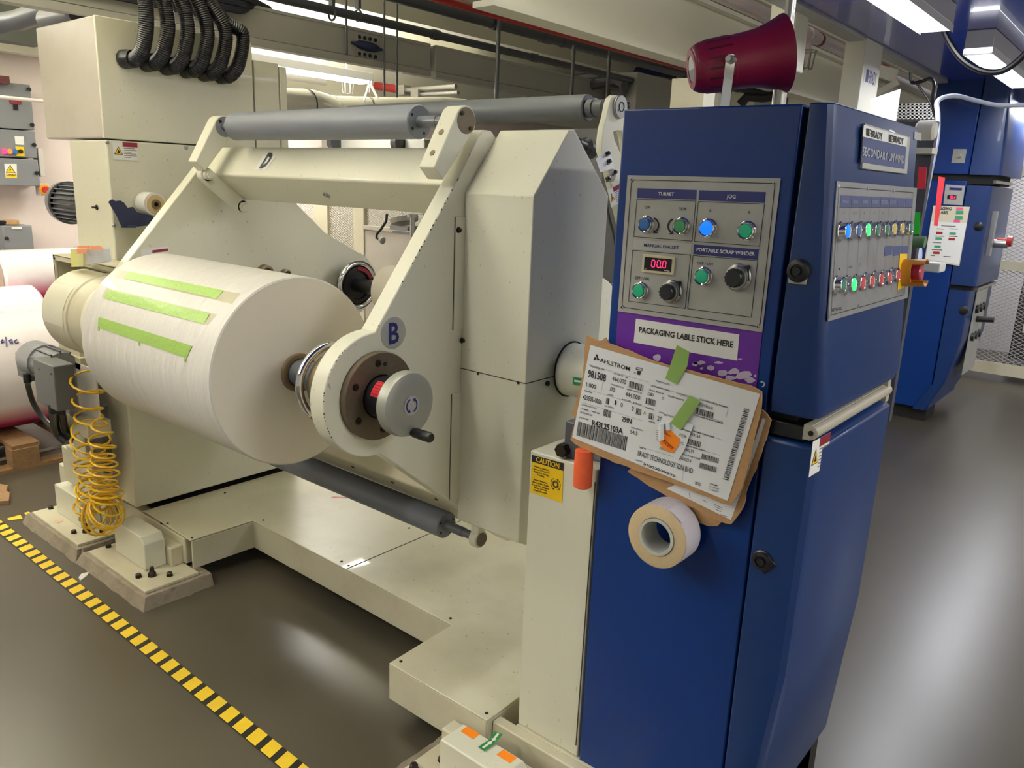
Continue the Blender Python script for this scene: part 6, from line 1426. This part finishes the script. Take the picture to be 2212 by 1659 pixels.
# fluorescent labels at the back edge of the front cabinet
for k, (q, m, l) in enumerate((([(1985, 360), (2002, 361), (1999, 408), (1981, 408)], CORALL, 'strip of fluorescent red labels at the back edge of the front blue cabinet'), ([(1977, 458), (1988, 459), (1987, 506), (1973, 506)], NEONG, 'strip of fluorescent green labels below the fluorescent red ones'))):
    P_ = PY(2.25); b = B(); b.pslab(P_, q, .002)
    single('label_strip', b, m, l, 'label', group='fluorescent label strips')
T = thing('back_conduits', 'dark machine column with pale conduit sockets right behind the front blue cabinet', 'machine', (-.75, 2.5, .9))
b = B(); p0 = at(1975, 400, 'y', 2.5); b.box(-.80, at(1994, 450, 'y', 2.5).x, 2.5, 2.53, .9, at(1995, 262, 'y', 2.5).z); obj('dark_panel', b, mat('dark_slate_panel', (64, 66, 78), .5), T)
b = B(); c = at(2005, 282, 'y', 2.45); b.cyl(c + V((-.03, 0, 0)), c + V((.02, 0, 0)), .026, n=20, bev=.006); b.box(c.x - .03, c.x + .02, 2.44, 2.5, c.z - .06, c.z - .045); obj('socket', b, mat('ivory_plastic', (220, 218, 206), .4), T)
b = B(); c = at(1990, 523, 'y', 2.4); b.cyl(c + V((-.02, 0, 0)), c + V((.01, 0, 0)), .016, n=20); b.box(c.x - .05, c.x, 2.39, 2.43, c.z - .006, c.z + .006); obj('green_socket', b, mat('olive_green_plastic', (86, 120, 84), .4), T)
b = B(); p0, p1 = at(1980, 565, 'y', 2.3), at(2030, 590, 'y', 2.3); b.box(p0.x, p1.x, 2.3, 2.36, p1.z, p0.z); single('white_tray', b, mat('ivory_tray', (222, 222, 220), .4), 'small white tray with a green scrap right of the emergency stop guard', 'tray', .004)
# pale hose looping
q = [at(x, y, 'y', yy) for x, y, yy in ((1958, 620, 2.6), (1985, 560, 2.7), (1984, 510, 2.8), (1996, 440, 2.9), (2010, 370, 3.0), (2024, 300, 3.1), (2026, 250, 3.2), (2024, 222, 3.3), (2040, 210, 3.4), (2070, 208, 3.5), (2110, 218, 3.6), (2160, 228, 3.7), (2230, 226, 3.8))]
pts = []
for j in range(len(q) - 1):
    p0 = q[max(j - 1, 0)]; p1 = q[j]; p2 = q[j + 1]; p3 = q[min(j + 2, len(q) - 1)]
    for k in range(6): t = k / 6; pts.append(.5 * ((2 * p1) + (p2 - p0) * t + (2 * p0 - 5 * p1 + 4 * p2 - p3) * t * t + (3 * p1 - p0 - 3 * p2 + p3) * t ** 3))
b = B(); b.tube(pts, .0085, 10); single('grey_loop_hose', b, mat('pale_grey_hose', (176, 184, 204), .4), 'pale grey hose rising beside the front cabinet and crossing the rear blue cabinet', 'hose')
def catm(q, n=6):
    pts = []
    for j in range(len(q) - 1):
        p0 = q[max(j - 1, 0)]; p1 = q[j]; p2 = q[j + 1]; p3 = q[min(j + 2, len(q) - 1)]
        for k in range(n): t = k / n; pts.append(.5 * ((2 * p1) + (p2 - p0) * t + (2 * p0 - 5 * p1 + 4 * p2 - p3) * t * t + (3 * p1 - p0 - 3 * p2 + p3) * t ** 3))
    return pts + [q[-1]]
b = B(); b.tube(catm([at(x, y, 'y', 3.9) for x, y in ((2035, 55), (2050, 90), (2080, 130), (2120, 153), (2160, 155), (2195, 135), (2225, 105))]), .0125, 10); single('black_lamp_cable', b, BLACK, 'thick black cable sagging between the two lamps under the blue ceiling panel', 'cable')
b = B(); b.tube(catm([at(x, y, 'y', 4.2) for x, y in ((1967, 155), (1970, 178), (1990, 176), (2010, 170), (2018, 185), (2014, 215), (2020, 250))]), .008, 8); b.tube(catm([at(x, y, 'y', 4.2) for x, y in ((1978, 178), (1995, 200), (2010, 225), (2020, 255))]), .005, 8); single('black_drop_cable', b, BLACK, 'black cables hanging under the beam left of the rear blue cabinet', 'cable')
# overhead blue panel with pale edge beam
T = thing('blue_overhead_panel', 'glossy blue overhead machine cover reaching from the rear cabinet over the aisle', 'overhead cover', (-1, 4.5, 2.3))
zo = 2.33
xe = zx(1868, 78, zo) + .0
b = B(); b.box(xe, .6, 2.6, 6.3, zo, zo + .12); b.box(xe, .6, -2.5, 2.58, zo, zo + .12); obj('cover_sheet', b, mat('blue_cover_paint', (62, 78, 190), .2, coat=.35, noise=.3, scale=3, dark=(86, 98, 186)), T, .01)
b = B(); b.box(xe - .09, xe, -2.5, 6.6, zo - .015, zo + .10); obj('edge_beam', b, mat('pale_edge_paint', (176, 176, 178), .4, noise=.3, scale=6), T, .004)
p = at(1868, 80, 'z', zo)
T = thing('brand_post', 'pale square post with a small brand sticker rising behind the front blue cabinet', 'post', (xe - .05, 4.1, 0))
y2 = at(1850, 60, 'x', xe - .1).y
pl_, pm_, pr_ = at(1848, 110, 'z', 2.2), at(1868, 110, 'x', xe), at(1905, 120, 'x', xe)
yp0, yp1 = pm_.y, pr_.y
b = B(); b.box(xe - .1, xe + .002, yp0, yp1, 0, zo); obj('post', b, BEAMW, T, .004)
PP = PX(xe + .0025)
b = B(); b.ppoly(PP, [(1871, 136), (1899, 147), (1890, 188), (1865, 178)]); obj('white_sticker', b, WHITE, T, flat=True)
b = B()
o_ = PP(1868, 176, .001); u_ = V((0, 1, 0)); v_ = V((0, 0, 1)); wd_ = (PP(1893, 184) - PP(1868, 176)).length; hh = (PP(1868, 176) - PP(1873, 142)).length
b.text('BRADY', o_ + u_ * wd_ * .32, u_, v_, hh * .8, wd_ * .62, .02); b.poly([o_ + u_ * wd_ * q[0] + v_ * hh * q[1] for q in ((.02, 0), (.26, 0), (.26, .8), (.02, .8))]); obj('brand_lettering', b, NAVYPR, T, flat=True)
b = B(); P_ = PY(3.6); b.pslab(P_, [(1908, 205), (1946, 192), (1936, 262), (1890, 250), (1880, 215)], .003); single('white_sheet', b, WHITE, 'white paper sheet hanging beside the brand post', 'paper')
b = B(); P_ = PY(5.6); b.pslab(P_, [(1893, 165), (1935, 180), (1942, 150), (1900, 140)], .01); b.pslab(P_, [(1885, 215), (1945, 182), (1940, 172), (1880, 205)], .03); single('lit_ceiling_tile', b, mat('white_tile_panel', (238, 236, 228), .5), 'bright white panel behind the brand post', 'panel')
T = thing('air_grille_unit', 'white wall unit with a square louvre grille left of the rear blue cabinet', 'air unit', tuple(at(1975, 240, 'y', 5.0)))
PG = PY(5.0)
b = B(); b.pslab(PG, [(1930, 224), (2015, 222), (2018, 252), (1930, 258)], -.15); obj('unit_body', b, mat('grille_shadow', (150, 146, 150), .5), T)
b = B()
for k in range(10): b.pline(PG, [(1935 + k * 9, 224), (1935 + k * 9, 257)], .012, .003)
for k in range(5): b.pline(PG, [(1932, 226 + k * 7), (2016, 225 + k * 6.5)], .010, .003)
obj('grille', b, WHITE, T, flat=True)
T = thing('sprinkler_pipe', 'pale pink sprinkler pipe with maroon bands and a red marker under the ceiling', 'pipe', (-1.9, 4, 2.4))
pp = at(1800, 96, 'x', -1.75)
p_, q_ = at(1715, 62, 'x', -1.75), at(2020, 228, 'x', -1.75)
b = B(); zz_ = (at(1800, 100, 'x', -1.75)).z; b.cyl((-1.75, p_.y - 2, zz_), (-1.75, 9, zz_), .034, n=20); obj('pipe', b, mat('pale_pink_pipe', (216, 200, 200), .3, coat=.4), T)
b = B(); 
for px in (1766,): c = at(px, 84, 'x', -1.75); b.cyl((-1.75, c.y, zz_), (-1.75, c.y + .03, zz_), .0365, n=20)
obj('maroon_band', b, MAROON, T)
b = B(); c = at(1905, 156, 'x', -1.75); b.cyl((-1.75, c.y - .1, zz_), (-1.75, c.y + .06, zz_), .0355, n=20); obj('red_marker', b, RED, T)
b = B(); c = at(1748, 80, 'x', -1.75); b.cyl((-1.75, c.y - .03, zz_), (-1.75, c.y + .05, zz_), .04, n=20); b.cyl((-1.75, c.y, zz_), (-1.75, c.y, zz_ - .09), .02, n=14); obj('tee', b, bpy.data.materials['pale_pink_pipe'], T)
b = B(); c = V((-1.75, c.y, zz_ - .08))
for k in range(8):
    a_ = k * math.pi / 4; b.tube([c + V((.045 * math.cos(a_), .055 * math.sin(a_), 0)), c + V((.032 * math.cos(a_), .045 * math.sin(a_), -.09))], .003, 5)
for r_, z_ in ((.05, 0), (.036, -.09)): b.torus(c + V((0, 0, z_)), (0, 0, 1), r_, .003, 20, 5)
obj('sprinkler_cage', b, STEEL, T)
# cross pieces of white steel behind the horn
b = B(); b.box(-2.5, -1.9, 6.2, 6.45, 2.02, 2.28); trim(b, BEAMW, .01)
b = B(); b.box(-2.05, -1.95, 2.2, 6.2, 2.14, 2.16); b.box(-2.01, -1.99, 2.2, 6.2, 2.16, 2.42); b.box(-2.05, -1.95, 2.2, 6.2, 2.42, 2.44); trim(b, BEAMW)
# low dark things between horn and cabinet top
T = thing('rear_dark_ducts', 'dark pipes and a red pipe low behind the horn loudspeaker', 'pipes', (-1.9, 5, 1.9))
b = B(); b.tube([at(1590, 184, 'y', 5), at(1650, 200, 'y', 5), at(1690, 212, 'y', 5)], .035, 10); b.tube([at(1600, 225, 'y', 4.8), at(1615, 208, 'y', 4.8), at(1650, 210, 'y', 4.8), at(1690, 205, 'y', 4.8)], .03, 8); obj('dark_pipe', b, BLACK, T)
b = B(); b.tube([at(1600, 180, 'y', 5.1), at(1692, 206, 'y', 5.1)], .022, 10); obj('red_pipe', b, RED, T)
b = B(); b.box(at(1488, 210, 'y', 4.8).x, at(1498, 210, 'y', 4.8).x, 4.8, 4.9, 1.3, 1.95); b.box(at(1546, 210, 'y', 4.8).x, at(1550, 210, 'y', 4.8).x, 4.8, 4.9, 1.3, 1.95); obj('dark_post', b, NAVY, T)
b = B(); p = at(1530, 222, 'y', 4.5); b.box(p.x - .06, p.x + .06, 4.5, 4.6, p.z - .1, p.z + .05); single('red_white_sign', b, WHITE, 'small white box with red bar behind the horn bracket', 'box')
# lamps under the blue cover
lampbox('fluorescent_lamp', 'nearest louvred fluorescent lamp under the blue overhead cover', (-.945, 3.15, 2.25), 1.36, .12, .08, LITC, group='lamps under the blue cover')
lampbox('fluorescent_lamp', 'second louvred fluorescent lamp under the blue overhead cover', (-.90, 5.12, 2.25), 1.4, .12, .08, LITC, group='lamps under the blue cover')
for y in (7.0, 8.9): lampbox('fluorescent_lamp', 'louvred fluorescent lamp further down the aisle number %s from the blue cover' % ('one' if y < 8 else 'two'), (-.90, y, 2.25), 1.4, .12, .08, LITC, group='lamps under the blue cover')
# far right screens and clutter
T = thing('aisle_mesh_fence', 'cream steel fence with expanded mesh at the far end of the aisle', 'fence', (-.6, 8.3, 0))
def R_(px, py): return at(px, py, 'y', 8.3)
x0_ = -1.5; x1_ = .8
zb1, zt1 = .12, R_(2200, 380).z
mesh_screen(T, x0_, x1_, zb1, zt1, 8.3, .06, .008, m=mat('grey_mesh_metal', (176, 172, 164), .5))
for i, (a_, c_, w2) in enumerate(((zb1 - .08, zb1 + .02, .05), (zt1, zt1 + .08, .05), (.98, 1.06, .05))): b = B(); b.box(x0_, x1_, 8.27, 8.33, a_, c_); obj('rail', b, CREAMD, T)
b = B(); b.box(-.62, -.54, 8.27, 8.33, 0, zt1 + .6); obj('fence_post', b, CREAMD, T)
b = B(); b.box(-.95, -.2, 8.26, 8.30, .45, .95); obj('cover_panel', b, mat('cream_panel_grey', (188, 184, 166), .5), T)
b = B(); b.box(-.95, -.80, 8.9, 9.4, .1, .75); b.prism([(8.9, .75), (9.4, .75), (9.2, .92), (9.0, .92)], 'x', -1.1, -.80); b.box(-1.1, -.8, 8.9, 9.4, .1, .75); single('dark_bin', b, DGREY, 'dark grey machine housing behind the mesh fence', 'machine', .01)
b = B(); b.box(-.75, .6, 10.5, 10.6, .05, 1.2); single('far_cream_machine', b, mat('cream_far', (214, 208, 196), .5), 'pale machine panel behind the aisle fence', 'machine')
b = B(); b.box(-1.9, .9, 9.9, 10.0, 0, 2.7); single('far_white_partition', b, mat('white_partition', (232, 228, 232), .5), 'white partition at the end of the aisle', 'panel')
b = B(); b.box(-.88, -.70, 7.8, 8.0, 1.05, 1.30); single('white_far_box', b, WHITE, 'small white box at the right picture edge above the fence', 'box', .01)
T = thing('aisle_spotlight', 'small bright round lamp shining at the right picture edge', 'lamp', (-.9, 7.2, 1.9))
c = at(2212, 322, 'y', 7.4); b = B(); b.lathe(c, (0, -1, 0), [(0, .02), (.0, .03), (.03, .045)], 20, close=False); obj('reflector', b, STEEL, T)
b = B(); b.cyl(c, c + V((0, -.012, 0)), .026, n=20); obj('bulb', b, mat('spot_bulb', (255, 255, 255), .5, emit=(240, 240, 255), es=30), T)
